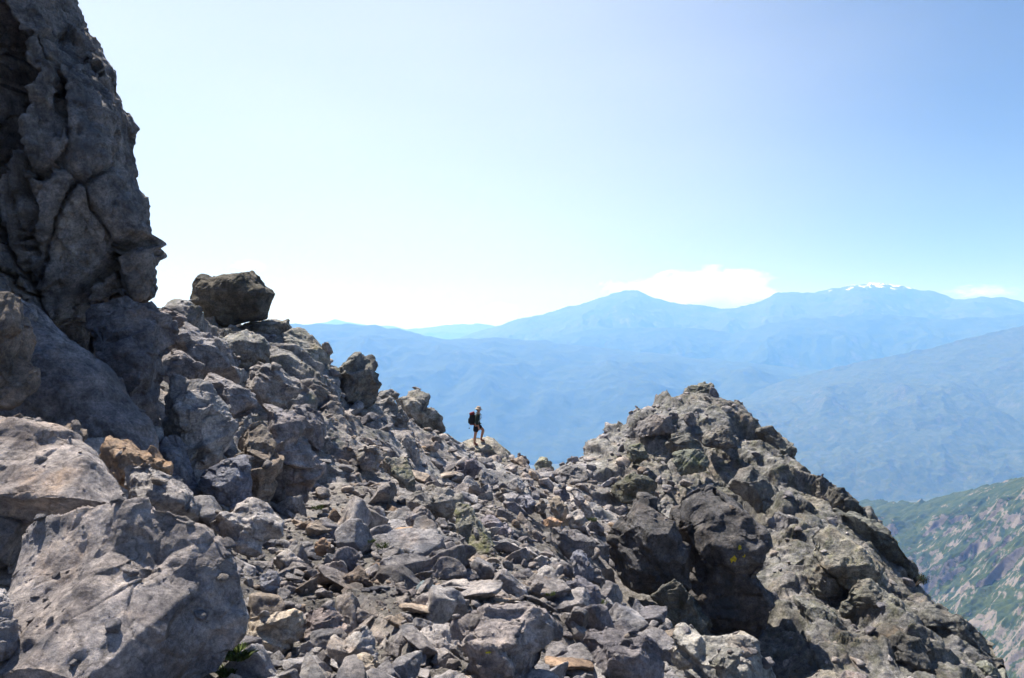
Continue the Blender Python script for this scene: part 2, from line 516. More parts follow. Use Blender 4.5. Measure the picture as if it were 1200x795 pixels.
# ------------------------------------------------------------------ haze
hz_t = NT('haze_air')
hv = hz_t.new('ShaderNodeVolumePrincipled')
hv.inputs['Color'].default_value = HAZE_COLOR
hv.inputs['Absorption Color'].default_value = (1, 1, 1, 1)
hv.inputs['Density'].default_value = HAZE_DENSITY
hv.inputs['Anisotropy'].default_value = 0.25
hz_t.l.new(hv.outputs[0], hz_t.out.inputs['Volume'])
VALLEY_Z = -1500.0
HX, HY0, HY1, HZ0, HZ1 = 36000.0, -2500.0, 28500.0, VALLEY_Z - 61, 1750.0
bxc = np.array([(x, y, z) for z in (HZ0, HZ1) for y in (HY0, HY1) for x in (-HX, HX)])
bxf = np.array([(0, 2, 3, 1), (4, 5, 7, 6), (0, 1, 5, 4), (2, 6, 7, 3), (0, 4, 6, 2), (1, 3, 7, 5)])
haze = link('haze', make_mesh('haze', bxc, bxf, [hz_t.m], False))
tag(haze, kind='stuff')
hz_t.m.volume_intersection_method if False else None

# ------------------------------------------------------------------ far country
def far_material(name, dark, green, rock, rock_lo, rock_hi, sc, snow=None):
    t = NT(name)
    geo = t.new('ShaderNodeNewGeometry'); pos = geo.outputs['Position']
    sep = t.new('ShaderNodeSeparateXYZ'); t.put(sep.inputs[0], geo.outputs['Normal'])
    spz = t.new('ShaderNodeSeparateXYZ'); t.put(spz.inputs[0], pos)
    a = t.noise(pos, sc, 8, 0.65, 0.5)
    b = t.noise(pos, sc * 5.2, 8, 0.7, 0.3)
    col = t.mix(t.step(b, 0.35, 0.65), dark, green)
    steep = t.step(sep.outputs['Z'], 0.55, 0.95, 0.16, -0.06)
    v = t.math('ADD', t.math('MULTIPLY_ADD', b, 0.45, t.math('MULTIPLY', a, 0.55)), steep)
    rk = t.step(v, rock_lo, rock_hi)
    col = t.mix(rk, col, t.mix(t.step(b, 0.3, 0.7), tuple(c * .65 for c in rock), rock))
    if snow:
        s = t.math('ADD', t.math('MULTIPLY', t.math('SUBTRACT', t.noise(pos, snow[2], 6, 0.6, 0.6), 0.5), snow[3]), spz.outputs['Z'])
        col = t.mix(t.step(s, snow[0], snow[1]), col, (0.85, 0.87, 0.9))
    t.bsdf(col, 0.95, t.bump(b, 0.4, 0.12 / sc), 0.1)
    return t.m


def ridge(name, crest, D, width, foot, mat, spur, rough, nu=420, nd=150, back=2500, seed=0.0, power=1.0, wobble=0.0):
    """A range of hills: a crest line at distance D, spurs running down to its foot, and a far side."""
    cu = np.array([c[0] for c in crest], float); cv = np.array([c[1] for c in crest], float)
    us = np.linspace(cu[0], cu[-1], nu)
    t = np.concatenate([np.linspace(1, 0, nd, endpoint=False), np.linspace(0, -1, 24)])
    zc = (CV - np.interp(us, cu, cv)) / F * D
    T, U = np.meshgrid(t, us, indexing='ij')
    Zc = np.tile(zc, (len(t), 1))
    Dd = np.where(T > 0, D - T * width, D - T * back)
    X = (U - CU) / F * D * (1 - 0.35 * np.clip(T, 0, 1)); Y = Dd
    prof = 1 - np.abs(T) ** power
    q = np.c_[(X / spur).ravel(), (Y / spur).ravel() * 0.55, np.full(X.size, seed)]
    n = fbm(q, 6, 0.52, ridged=True).reshape(X.shape)
    sp = np.clip(np.abs(T) * 2.4, 0, 1) * np.clip((1 - np.abs(T)) * 3, 0, 1)
    Z = foot + (Zc - foot) * prof + n * spur * 0.16 * sp
    fine = fbm(np.c_[(X / rough).ravel(), (Y / rough).ravel(), np.full(X.size, seed + 5)], 5, 0.55).reshape(X.shape)
    Z = Z + fine * rough * 0.13
    Z = np.where(np.abs(T) >= 0.999, foot - 55, Z)
    n_u = len(us)
    i2 = np.arange(len(t) - 1)[:, None] * n_u + np.arange(n_u - 1)[None, :]
    fc = np.stack([i2, i2 + 1, i2 + 1 + n_u, i2 + n_u], -1).reshape(-1, 4)
    o = link(name, make_mesh(name, np.c_[X.ravel(), Y.ravel(), Z.ravel()], fc, [mat], True))
    tag(o, kind='structure')
    return o


M_FAR = far_material('far_mountain', (0.045, 0.055, 0.045), (0.075, 0.085, 0.055), (0.26, 0.25, 0.235), 0.60, 0.70, 0.0006, (1415, 1450, 0.0055, 1300))
M_HILL = far_material('wooded_hill', (0.030, 0.042, 0.028), (0.060, 0.075, 0.040), (0.15, 0.14, 0.125), 0.60, 0.72, 0.0011)
M_ROCKHILL = far_material('rocky_hill', (0.035, 0.048, 0.030), (0.075, 0.085, 0.045), (0.14, 0.124, 0.11), 0.52, 0.74, 0.0028)
M_SLOPE = far_material('green_rocky_slope', (0.020, 0.036, 0.014), (0.060, 0.074, 0.026), (0.20, 0.172, 0.15), 0.565, 0.61, 0.0062)
M_VALLEY = far_material('valley_floor', (0.040, 0.055, 0.032), (0.10, 0.105, 0.06), (0.30, 0.27, 0.24), 0.56, 0.70, 0.0016)

ridge('hills', [(-700,340),(-200,372),(100,384),(250,386),(345,380),(400,381),(440,382),(480,389),(520,399),(545,398),(580,396),(640,399),(700,408),(760,414),(830,421),(930,432),(1100,440),(1400,430),(1900,420)],
      14000, 4600, VALLEY_Z, M_HILL, 1900, 420, nu=560, nd=150, seed=1.3, power=1.15)
ridge('hills', [(600,404),(650,395),(690,386),(745,384),(800,384),(860,390),(920,376),(970,371),(1040,368),(1100,374),(1160,372),(1230,366),(1400,362),(1900,380)],
      16800, 2300, VALLEY_Z + 300, M_HILL, 1700, 380, nu=460, nd=90, seed=4.1)
ridge('mountains', [(420,440),(500,412),(540,396),(570,387),(600,376),(640,365),(680,357),(710,346),(728,341),(748,341),(765,348),(800,358),(850,361),(892,353),(912,342),(950,341),(985,337),(1000,333),(1018,331),(1040,333),(1060,336),(1090,342),(1120,350),(1150,346),(1180,350),(1210,358),(1300,350),(1500,362),(1900,390)],
      20500, 5200, VALLEY_Z + 200, M_FAR, 2600, 900, nu=900, nd=150, seed=7.7)
ridge('mountains', [(-300,380),(200,384),(330,386),(360,381),(378,378),(392,373),(405,376),(425,380),(470,385),(520,382),(560,379),(600,388),(660,396)],
      27000, 2500, VALLEY_Z + 400, M_FAR, 2600, 700, nu=220, nd=50, back=1200, seed=2.2)
ridge('hills', [(860,470),(920,446),(980,431),(1040,419),(1100,405),(1150,392),(1200,381),(1260,372),(1400,356),(1700,330),(2100,330)],
      11300, 3800, VALLEY_Z, M_ROCKHILL, 1300, 300, nu=520, nd=190, seed=9.4, power=0.85)
ridge('hills', [(820,560),(900,535),(980,520),(1060,505),(1130,500),(1200,512),(1300,500),(1500,520)],
      8600, 1500, VALLEY_Z, M_ROCKHILL, 520, 180, nu=420, nd=130, seed=3.9)

# valley floor, one sheet past the last range
vx = np.linspace(-33000, 33000, 300); vy = np.concatenate([np.linspace(-2000, 3000, 30), np.linspace(3200, 28000, 300)])
VX, VY = np.meshgrid(vx, vy)
VZ = VALLEY_Z + 70 * fbm(np.c_[(VX / 1500).ravel(), (VY / 1500).ravel(), np.zeros(VX.size)], 5, 0.5)
i3 = np.arange(len(vy) - 1)[:, None] * len(vx) + np.arange(len(vx) - 1)[None, :]
tag(link('valley_floor', make_mesh('valley_floor', np.c_[VX.ravel(), VY.ravel(), np.maximum(VZ, VALLEY_Z - 60)],
    np.stack([i3, i3 + 1, i3 + 1 + len(vx), i3 + len(vx)], -1).reshape(-1, 4), [M_VALLEY], True)), kind='structure')

# the green spur with pale ribs across the side valley
def opposite_slope():
    nu, nd = 620, 520
    us = np.linspace(860, 1560, nu)
    crest_v = np.interp(us, [860, 950, 1010, 1040, 1075, 1100, 1150, 1200, 1300, 1560], [604, 594, 588, 588, 590, 583, 571, 560, 535, 480])
    Dc = np.interp(us, [860, 1000, 1080, 1200, 1560], [3900, 3600, 3100, 2650, 2200])
    zc = (CV - crest_v) / F * Dc
    t = np.concatenate([np.linspace(1, 0, nd - 40, endpoint=False), np.linspace(0, -1, 40)])
    T, U = np.meshgrid(t, us, indexing='ij')
    D0 = np.tile(Dc, (len(t), 1))
    D = np.where(T > 0, D0 - T * (D0 - 1050), D0 - T * 900)
    X = (U - CU) / F * D; Y = D
    Zb = np.where(T > 0, np.tile(zc, (len(t), 1)) - T * 330 * (1 + 0.0 * T), np.tile(zc, (len(t), 1)) + T * 700)
    # ribs run down towards the lower left
    ang = math.radians(14)
    a = X * math.cos(ang) + Y * math.sin(ang); b = -X * math.sin(ang) + Y * math.cos(ang)
    q = np.c_[(a / 760).ravel(), (b / 290).ravel(), np.full(X.size, 2.6)]
    q = q + 0.35 * np.c_[perlin(q * 0.9 + 5), perlin(q * 0.9 + 19), np.zeros(len(q))]
    n = fbm(q, 7, 0.52, ridged=True).reshape(X.shape)
    h, e = facet(np.c_[(a / 130).ravel(), (b / 55).ravel(), np.zeros(X.size)])
    Z = Zb + n * 95 * np.clip(np.abs(T) * 5, 0.05, 1) + h.reshape(X.shape) * 14 * np.clip(n + 0.3, 0, 1)
    i2 = np.arange(len(t) - 1)[:, None] * nu + np.arange(nu - 1)[None, :]
    fc = np.stack([i2, i2 + 1, i2 + 1 + nu, i2 + nu], -1).reshape(-1, 4)
    return link('valley_slope', make_mesh('valley_slope', np.c_[X.ravel(), Y.ravel(), Z.ravel()], fc, [M_SLOPE], True))
tag(opposite_slope(), kind='structure')
# ------------------------------------------------------------------ rocks
def poly_radius(px, pz, n=720):
    """Star-shaped radius of an outline about its centroid."""
    x2, z2 = np.roll(px, -1), np.roll(pz, -1)
    cr = px * z2 - x2 * pz
    A = cr.sum() / 2
    cx = ((px + x2) * cr).sum() / (6 * A); cz = ((pz + z2) * cr).sum() / (6 * A)
    th = np.linspace(-np.pi, np.pi, n, endpoint=False)
    dx, dz = np.cos(th), np.sin(th)
    r = np.zeros(n)
    for k in range(len(px)):
        ax, az = px[k] - cx, pz[k] - cz
        ex, ez = x2[k] - px[k], z2[k] - pz[k]
        den = dx * ez - dz * ex
        den = np.where(np.abs(den) < 1e-9, 1e-9, den)
        tt = (ax * ez - az * ex) / den
        ss = (ax * dz - az * dx) / den
        r = np.maximum(r, np.where((ss >= 0) & (ss <= 1) & (tt > 0), tt, 0))
    r[r == 0] = r[r > 0].min()
    return cx, cz, th, r


def shaped_rock(outline, D, depth=0.9, level=6, seed=0, cuts=11, ex=0.6, rough=1.0, planes=(), crack=0.6, block=1.0, back=1.0, lean=0.34):
    """A rock of real thickness whose front outline follows the traced one; returns local coords, faces, base location."""
    rng = np.random.default_rng(seed + 100)
    pts = np.array([P(u, v, D) for u, v in outline])
    cx, cz, th, r = poly_radius(pts[:, 0], pts[:, 2])
    w = np.ptp(pts[:, 0]); hgt = np.ptp(pts[:, 2])
    S = math.sqrt(w * hgt)
    dh = 0.5 * depth * S
    d, fa = ico(level)
    rho0 = np.hypot(d[:, 0], d[:, 2])
    ang = np.arctan2(d[:, 2], d[:, 0])
    ph = np.arctan2(d[:, 1], rho0)
    rho = np.cos(ph) ** ex; s = np.sign(ph) * np.abs(np.sin(ph)) ** ex
    rr = np.interp(ang, np.r_[th, np.pi], np.r_[r, r[0]])
    # the outline bulges and shrinks with depth so the rock is no mere extrusion
    bul = 1 + 0.10 * perlin(np.c_[d * 1.3 + seed * 3.7]) * (1 - rho)
    co = np.c_[rr * np.cos(ang) * rho * bul, dh * s, rr * np.sin(ang) * rho * bul]
    # bias: the foot of the rock comes forward, so the upper front is a slope
    co[:, 1] += lean * dh * np.clip(co[:, 2] / (hgt * 0.5), -1.2, 1.2)
    nn = []
    for k in range(cuts):
        n = rng.normal(size=3) * np.array([0.75, 0.5, 0.55]); n[1] = -abs(n[1]) - 0.35 if k % 4 else abs(n[1]) + 0.3
        nn.append((n / np.linalg.norm(n), rng.uniform(0.58, 0.86)))
    for (a, b, c, f) in planes:
        n = np.array([a, b, c], float); nn.append((n / np.linalg.norm(n), f))
    for n, f in nn:
        q = co @ n
        o = f * q.max()
        ov = np.clip(q - o, 0, None)
        co = co - n[None, :] * (ov * 0.98)[:, None]
    co[:, 1] = np.where(co[:, 1] > 0, co[:, 1] * back, co[:, 1])
    base = np.array([cx, D, cz])
    co = roughen(co, fa, S, seed, rough, crack, block, base)
    zb = co[:, 2].min()
    co[:, 2] -= zb
    return co, fa, (cx, D, cz + zb)


def roughen(co, fa, S, seed, rough=1.0, crack=0.6, block=1.0, off=np.zeros(3)):
    n = vnormals(co, fa)
    q = co + np.array([seed * 7.13, seed * 3.1, seed * 5.7])
    rg = np.random.default_rng(seed + 900)
    R = np.linalg.qr(np.eye(3) + 0.45 * rg.normal(size=(3, 3)))[0]
    fixed = S ** 0.75                       # joint spacing grows slower than the block
    bq = q @ R.T * np.array([1.0, 0.85, 1.6])
    h1, e1 = facet(warp(bq, 0.45 * fixed, 0.20 * fixed) / (0.55 * fixed), 0.5, 1.1, 0.12)
    h2, e2 = facet(warp(bq, 0.18 * fixed, 0.10 * fixed) / (0.20 * fixed) + 5.5, 0.5, 1.2, 0.16)
    h3, e3 = facet(warp(bq, 0.07 * fixed, 0.04 * fixed) / (0.075 * fixed) + 2.5, 0.5, 1.2)
    some = np.clip(3 * perlin(q / (0.8 * fixed) + 31) + 0.3, 0, 1)
    dsp = fixed * (0.125 * block * h1 + 0.032 * h2 + 0.008 * h3 - 0.030 * crack * some * np.clip(1 - e1 / 0.035, 0, 1)
                   + 0.030 * fbm(q / (0.45 * fixed), 6, 0.50))
    return co + n * (rough * dsp)[:, None]


NEARER = {34, 35, 36, 37, 38, 46, 47, 48, 49, 50, 51, 53, 54, 55, 56, 57, 58, 59, 60, 88, 89, 90, 92, 93, 94, 95, 96, 97, 98, 99, 100, 101, 102, 103}


def rock(name, label, outline, D, tint=(1, 1, 1), lichen=0.3, cat='boulder', group=None, **kw):
    if kw.get('seed') in NEARER: D = D * 0.935
    lv = kw.pop('level', None)
    if lv is None:
        us = [p[0] for p in outline]; vs = [p[1] for p in outline]
        sz = math.sqrt((max(us) - min(us)) * (max(vs) - min(vs)))
        lv = 7 if sz > 70 else (6 if sz > 26 else 5)
    co, fa, loc = shaped_rock(outline, D, level=lv, **kw)
    o = link(name, make_mesh(name, co, fa, [ROCK]), loc)
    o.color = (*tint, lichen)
    tag(o, label, cat, group)
    return o


# ---- the rock tower at left: joined blocks with deep joints between them
def voxel_union(name, parts, voxel):
    """parts: list of (coords, tri faces) in world space -> one closed surface."""
    co, fa, k = [], [], 0
    for c, f in parts:
        co.append(c); fa.append(f + k); k += len(c)
    me = make_mesh(name, np.concatenate(co), np.concatenate(fa), [], False)
    o = bpy.data.objects.new(name, me); COL.objects.link(o)
    m = o.modifiers.new('remesh', 'REMESH'); m.mode = 'VOXEL'; m.voxel_size = voxel; m.use_smooth_shade = True
    dg = bpy.context.evaluated_depsgraph_get()
    ev = o.evaluated_get(dg)
    res = bpy.data.meshes.new_from_object(ev)
    bpy.data.objects.remove(o); bpy.data.meshes.remove(me)
    n = len(res.vertices)
    c = np.empty(n * 3, np.float32); res.vertices.foreach_get('co', c)
    nf = len(res.polygons)
    ls = np.empty(nf, np.int32); lt = np.empty(nf, np.int32)
    res.polygons.foreach_get('loop_start', ls); res.polygons.foreach_get('loop_total', lt)
    lv = np.empty(len(res.loops), np.int32); res.loops.foreach_get('vertex_index', lv)
    q = lv[ls[lt == 4][:, None] + np.arange(4)]
    bpy.data.meshes.remove(res)
    return c.reshape(-1, 3).astype(np.float64), q


def block(outline, D, depth, seed, cuts=5, ex=0.5, planes=()):
    co, fa, loc = shaped_rock(outline, D, depth=depth, level=5, seed=seed, cuts=cuts, ex=ex, rough=0.55, planes=planes, crack=0.2, back=0.25, lean=0.0)
    return co + np.array(loc), fa


tower_parts = [
    block([(34,-110),(62,-90),(76,-40),(82,0),(98,32),(101,46),(115,66),(131,84),(137,105),(147,125),(155,147),(150,176),(158,190),(160,205),(164,220),(172,240),(181,258),(188,280),(186,290),(190,304),(187,320),(190,335),(195,353),(150,356),(112,364),(78,370),(54,352),(32,302),(22,262),(34,212),(46,150),(48,104),(42,60),(30,10),(20,-60)],
          15.2, 0.85, 3, cuts=3, ex=0.5, planes=((0.75,-0.62,0.1,0.90),(-0.5,-0.8,-0.15,0.86))),
    block([(-120,-120),(0,-95),(8,-20),(18,10),(24,40),(20,62),(8,80),(-40,96),(-120,90)], 13.6, 1.0, 5, ex=0.45),
    block([(-120,72),(6,84),(22,94),(26,128),(12,165),(-4,200),(-120,212)], 13.9, 1.1, 7, ex=0.45),
    block([(-130,205),(-15,240),(2,266),(16,300),(38,352),(28,374),(-130,392)], 13.2, 1.0, 8, ex=0.5),
    block([(-200,-90),(40,-60),(90,40),(140,150),(160,250),(150,345),(-60,395),(-200,380)], 19.5, 0.40, 9, ex=0.5),
]
tower_parts.append(block([(-120,330),(20,340),(110,345),(150,342),(178,352),(188,380),(190,470),(100,500),(-120,500)], 17.0, 0.5, 14, ex=0.5))
tw_co, tw_f = voxel_union('cliff', tower_parts, 0.055)
tn = vnormals(tw_co, tw_f)
qs = tw_co * np.array([1.55, 1.3, 0.42])              # joints stand upright, drawn out along the face
h1, e1 = facet(warp(qs, 1.1, 0.40) / 1.6, 0.6, 0.9, 0.10)
h2, e2 = facet(warp(tw_co * np.array([1.4, 1.2, 0.6]), 0.5, 0.22) / 0.42 + 3.3, 0.5, 1.1, 0.10)
h3, e3 = facet(warp(tw_co, 0.2, 0.12) / 0.16 + 8.3, 0.5, 1.2)
td = 0.30 * h1 - 0.34 * np.clip(1 - e1 / 0.05, 0, 1) + 0.10 * h2 - 0.05 * np.clip(1 - e2 / 0.05, 0, 1) + 0.05 * h3 + 0.07 * fbm(tw_co / 0.8, 6, 0.55)
tw_co = tw_co + tn * td[:, None]


def carve(co, line, D, width, depth):
    """Deep open joints in the cliff: the face steps back into the rock along a line."""
    pts = np.array([P(u, v, D) for u, v in line])[:, [0, 2]]
    q = co[:, [0, 2]] + 0.22 * np.stack([perlin(co / 0.7 + 3), perlin(co / 0.7 + 50)], 1)
    best = np.full(len(co), 9.0)
    for a_, b_ in zip(pts[:-1], pts[1:]):
        ab = b_ - a_
        t_ = np.clip(((q - a_) @ ab) / (ab @ ab), 0, 1)
        best = np.minimum(best, np.linalg.norm(q - a_ - t_[:, None] * ab, axis=1))
    k = 1 - np.clip(best / width, 0, 1) ** 2.2
    out = co.copy()
    out[:, 1] += depth * k * (co[:, 1] < D + 1.2)
    return out


tw_co = carve(tw_co, [(22, 40), (44, 88), (47, 130), (36, 175), (20, 225), (14, 275), (26, 330), (48, 372)], 14.3, 0.42, 1.9)
tw_co = carve(tw_co, [(-40, 92), (10, 84), (40, 92), (62, 108)], 14.0, 0.16, 0.8)
tw_co = carve(tw_co, [(88, 60), (92, 120), (100, 170)], 14.2, 0.07, 0.4)
tw_co = carve(tw_co, [(60, 180), (72, 250), (66, 300)], 14.2, 0.08, 0.4)
tw_co = carve(tw_co, [(92, 372), (118, 330), (140, 300), (176, 282)], 14.4, 0.10, 0.5)
tw_o = np.array([-9.5, 15.0, 0.0])
cliff = link('cliff', make_mesh('cliff', tw_co - tw_o, tw_f, [ROCK]), tw_o)
cliff.color = (0.76, 0.73, 0.72, 0.05)
tag(cliff, kind='structure')

G = 'rocks built into the left-hand outcrop'
GREY, WARM, BLUE, DARK, TAN, ORANGE, PALE, GREEN = (1, 1, 1), (1.12, 1.02, 0.90), (0.80, 0.88, 1.05), (0.62, 0.60, 0.62), (1.12, 0.98, 0.82), (1.1, 0.86, 0.64), (1.35, 1.32, 1.28), (0.92, 1.02, 0.86)

# ---- left: blocks below the cliff, the pale foreground boulders
rock('rock_block', 'dark wedge of rock leaning against the foot of the cliff', [(83,377),(108,360),(141,346),(170,354),(183,362),(190,382),(188,411),(190,437),(186,470),(190,509),(170,493),(154,467),(144,444),(124,411),(98,392)],
     13.2, (0.62,0.60,0.63), 0.03, 'rock', seed=1, back=0.4, planes=((0.5,-0.6,0.6,0.7),))
rock('rock_slab', 'long grey slab sloping down to the right below the cliff', [(-70,340),(0,345),(36,359),(65,385),(98,411),(131,437),(150,470),(177,496),(199,548),(183,545),(131,530),(95,522),(60,512),(0,502),(-70,500)],
     11.6, (0.78,0.76,0.79), 0.04, 'rock slab', seed=2, back=0.4, depth=0.55, cuts=2, planes=((0.12,-0.8,0.58,0.80),), ex=0.6, rough=0.6, block=0.6, lean=0.25)
rock('rock_block', 'rusty brown rock at the left picture edge above the pale overhanging rock', [(-60,340),(8,345),(16,370),(20,420),(25,450),(28,480),(30,500),(-60,510)], 9.8, (0.72,0.62,0.53), 0.02, 'rock', seed=3)
rock('boulder', 'pale slab-topped rock with a dark undercut jutting in from the left edge', [(-90,488),(0,493),(20,496),(49,504),(78,516),(105,532),(134,560),(160,585),(176,599),(144,596),(118,595),(96,598),(64,603),(19,608),(-90,616)],
     7.3, (1.42,1.31,1.24), 0.02, seed=4, back=0.4, depth=0.9, level=7, cuts=2, planes=((0.12,-0.45,0.88,0.66),(0.05,-0.7,-0.75,0.66)), ex=0.55, lean=0.5, rough=0.6, block=0.5)
rock('boulder', 'huge pale cracked boulder filling the bottom left corner', [(2,633),(19,617),(48,604),(83,601),(106,594),(144,601),(180,604),(199,617),(225,627),(244,643),(266,668),(273,688),(279,720),(282,745),(269,784),(237,806),(190,825),(100,830),(32,810),(16,777),(10,700),(4,668)],
     5.9, (1.50,1.41,1.36), 0.0, seed=5, back=0.4, depth=0.95, level=8, cuts=4, planes=((-0.35,-0.42,0.86,0.60),(0.80,-0.5,0.35,0.70),(0.0,-0.95,-0.1,0.78),(0.30,-0.48,0.83,0.66)), ex=0.7, crack=0.5, block=0.40, rough=0.75, lean=1.25)
rock('boulder', 'small grey rock cut by the left edge beside the huge pale boulder', [(-60,700),(0,703),(18,715),(23,735),(21,760),(10,780),(-60,800)], 5.2, (1.1,1.1,1.12), 0.0, seed=6)
rock('boulder', 'broken orange-brown rock between the grey slab and the pale boulders', [(108,522),(141,521),(164,529),(187,540),(195,560),(200,578),(165,575),(130,552)], 9.0, ORANGE, 0.0, seed=7)
rock('boulder', 'grey rock with tan base just above the huge pale boulder', [(141,550),(167,540),(193,562),(225,582),(244,604),(231,626),(199,625),(180,612),(150,590)], 8.2, (1.15,1.1,1.06), 0.0, seed=8, back=0.4)
rock('boulder', 'little grey stone wedged under the long slab at the cliff foot', [(20,492),(52,490),(64,500),(60,512),(24,508)], 8.6, (0.9,0.9,0.95), 0, seed=9)
rock('boulder', 'squarish tan stone lying at the lower edge of the long slab', [(64,502),(84,497),(98,512),(94,522),(70,520)], 8.6, (1.15,1.05,0.95), 0, seed=10)

rock('boulder', 'added dark rock filling the shadow gap under the pale slab-topped rock at the left edge', [(-90,598),(10,602),(28,612),(20,640),(10,690),(-90,700)], 6.9, (0.7,0.7,0.72), 0.0, seed=116, lean=0.0)  # added rock, stands in for the dark shadow gap below the slab

# ---- left outcrop, from the gully by the cliff up to the skyline
rock('rock_block', 'tall grey block with a lit top standing in front of the dark cleft', [(187,448),(209,439),(229,447),(249,470),(271,493),(271,510),(262,535),(240,552),(222,562),(207,530),(190,490)], 14, (0.95,0.93,0.92), 0.12, 'rock', seed=11, planes=((0.2,-0.5,0.85,0.66),(0.3,-0.95,0,0.7)))
rock('rock_slab', 'narrow dark slab standing upright in the cleft by the cliff', [(190,512),(205,520),(222,558),(233,580),(211,576),(198,552)], 13, (0.8,0.82,0.9), 0, 'rock slab', seed=12)
rock('boulder', 'smooth dark blue-grey boulder below the tall grey block', [(236,555),(260,538),(281,538),(297,566),(297,580),(273,597),(244,578)], 13, (0.72,0.76,0.88), 0, seed=13, crack=0.2, block=0.5)
rock('rock_block', 'tan rock face with orange stain beside the dark blue-grey boulder', [(269,501),(297,493),(321,517),(327,558),(311,592),(293,585),(281,538),(265,525)], 15, TAN, 0.05, 'rock', seed=14)
rock('rock_block', 'broad dark buttress rising from the scree at the outcrop foot', [(297,473),(325,481),(345,497),(357,525),(366,550),(362,588),(341,606),(303,608),(316,570),(312,520)], 16.2, (0.86,0.83,0.86), 0.08, 'rock', seed=15, planes=((0.6,-0.6,0.5,0.72),))
rock('rock_block', 'flat-topped block tucked against the wedge under the cliff', [(186,409),(220,411),(238,429),(230,451),(200,445),(186,435)], 16, (0.95,0.93,0.96), 0.05, 'rock', seed=16)
rock('rock_block', 'grey ledge block above the tall block with the lit top', [(238,437),(269,447),(299,465),(296,489),(269,495),(242,472)], 16.3, (0.95,0.92,0.94), 0.08, 'rock', seed=17)
rock('rock_block', 'stepped grey rock on the skyline just right of the cliff', [(188,384),(206,374),(232,393),(259,403),(281,431),(279,453),(252,445),(232,423),(194,409)], 18.5, (0.95,0.94,0.97), 0.10, 'rock', seed=18)
rock('rock_block', 'small lit crest rock touching the cliff edge', [(184,360),(196,362),(214,372),(222,384),(200,386),(184,378)], 19.5, (1.0,0.96,0.98), 0.05, 'rock', seed=19)
rock('rock_block', 'lichened block directly below the ledge of the balanced boulder', [(255,387),(289,387),(311,401),(315,427),(281,433),(259,417)], 22, (0.9,0.9,0.86), 0.35, 'rock', seed=20)
rock('rock_block', 'bulging dark rock in the middle of the outcrop face', [(279,433),(313,427),(351,447),(351,471),(313,473),(283,455)], 20, (0.88,0.86,0.86), 0.15, 'rock', seed=21)
rock('rock_slab', 'ledge slab that carries the balanced boulder', [(248,388),(277,382),(309,374),(334,374),(340,383),(335,392),(313,401),(283,400),(255,396)], 25.6, (0.9,0.92,0.86), 0.40, 'rock slab', seed=22, planes=((0,-0.3,0.95,0.7),))
rock('rock_slab', 'big slab sloping right from the ledge along the skyline', [(311,393),(337,385),(352,390),(391,419),(385,432),(373,445),(349,437),(331,413)], 25.2, (0.90,0.92,0.86), 0.40, 'rock slab', seed=23, planes=((0.35,-0.3,0.85,0.66),))
rock('rock_block', 'dark square rock below the big skyline slab', [(335,449),(369,443),(389,461),(387,492),(357,489),(347,469)], 23, (0.78,0.77,0.76), 0.25, 'rock', seed=24)
rock('rock_block', 'shadowed grey rock between the buttress and the red trail mark', [(330,476),(352,474),(376,498),(384,524),(366,534),(350,505)], 20.5, (0.85,0.83,0.87), 0.1, 'rock', seed=25)
blaze_rock = rock('rock_block', 'steep grey rock face marked with a red paint blaze', [(368,492),(392,486),(408,500),(418,530),(410,556),(386,560),(370,530)], 22, (0.98,0.96,0.98), 0.05, 'rock', seed=26, planes=((0.1,-0.95,0.2,0.7),))
rock('rock_block', 'dark pillar-shaped rock with a rounded cap on the skyline', [(378,441),(390,434),(401,434),(409,424),(420,417),(432,421),(438,437),(445,451),(441,474),(422,492),(404,488),(397,463)], 26, (0.74,0.75,0.70), 0.35, 'rock', seed=27, lean=0.1, planes=((0.5,-0.5,0.6,0.75),))
rock('boulder', 'small flat stone perched right of the dark pillar rock', [(442,460),(457,457),(470,463),(459,470),(446,468)], 28, (0.95,0.95,0.9), 0.3, seed=28)
rock('rock_block', 'sloping grey block under the small perched flat stone', [(436,471),(456,467),(478,487),(474,509),(446,503),(434,487)], 27, (0.9,0.9,0.88), 0.3, 'rock', seed=29)
rock('rock_slab', 'jagged fin of rock on the skyline above the hiker slope', [(460,471),(480,461),(488,459),(500,466),(498,478),(512,488),(523,497),(526,512),(508,512),(485,492)], 31, (0.78,0.79,0.74), 0.35, 'rock slab', seed=30, rough=1.2)
rock('rock_block', 'dark round rock leaning below the pillar rock', [(404,492),(420,488),(430,500),(428,518),(414,524),(404,512)], 24, (0.72,0.71,0.72), 0.1, 'rock', seed=31)
rock('rock_block', 'brownish rock left of the lichened boulder on the slope', [(446,506),(474,508),(496,524),(500,548),(478,552),(452,534)], 24.5, (0.92,0.88,0.86), 0.2, 'rock', seed=32)
rock('boulder', 'light grey stone low on the outcrop beside the scree', [(419,528),(436,522),(448,536),(442,552),(424,550)], 21, (1.05,1.03,1.0), 0.15, seed=33)
rock('boulder', 'flat-sided lichened boulder lying on the scree above the overhang rock', [(438,548),(452,537),(469,537),(492,558),(489,573),(465,568)], 19, (1.0,1.0,0.92), 0.55, seed=34, planes=((0.2,-0.6,0.75,0.62),))
rock('rock_block', 'rounded rock with a deep shaded overhang in mid slope', [(468,590),(480,577),(500,572),(524,574),(538,588),(538,600),(512,613),(482,600)], 16.4, (0.98,0.95,0.9), 0.2, 'rock', seed=35, planes=((0,-0.4,0.9,0.66),(0,-0.7,-0.7,0.62)))
rock('rock_slab', 'tilted slab leaning under the overhang rock', [(477,604),(494,594),(506,604),(517,623),(500,629),(482,618)], 15, (1.0,0.97,0.97), 0.05, 'rock slab', seed=36)
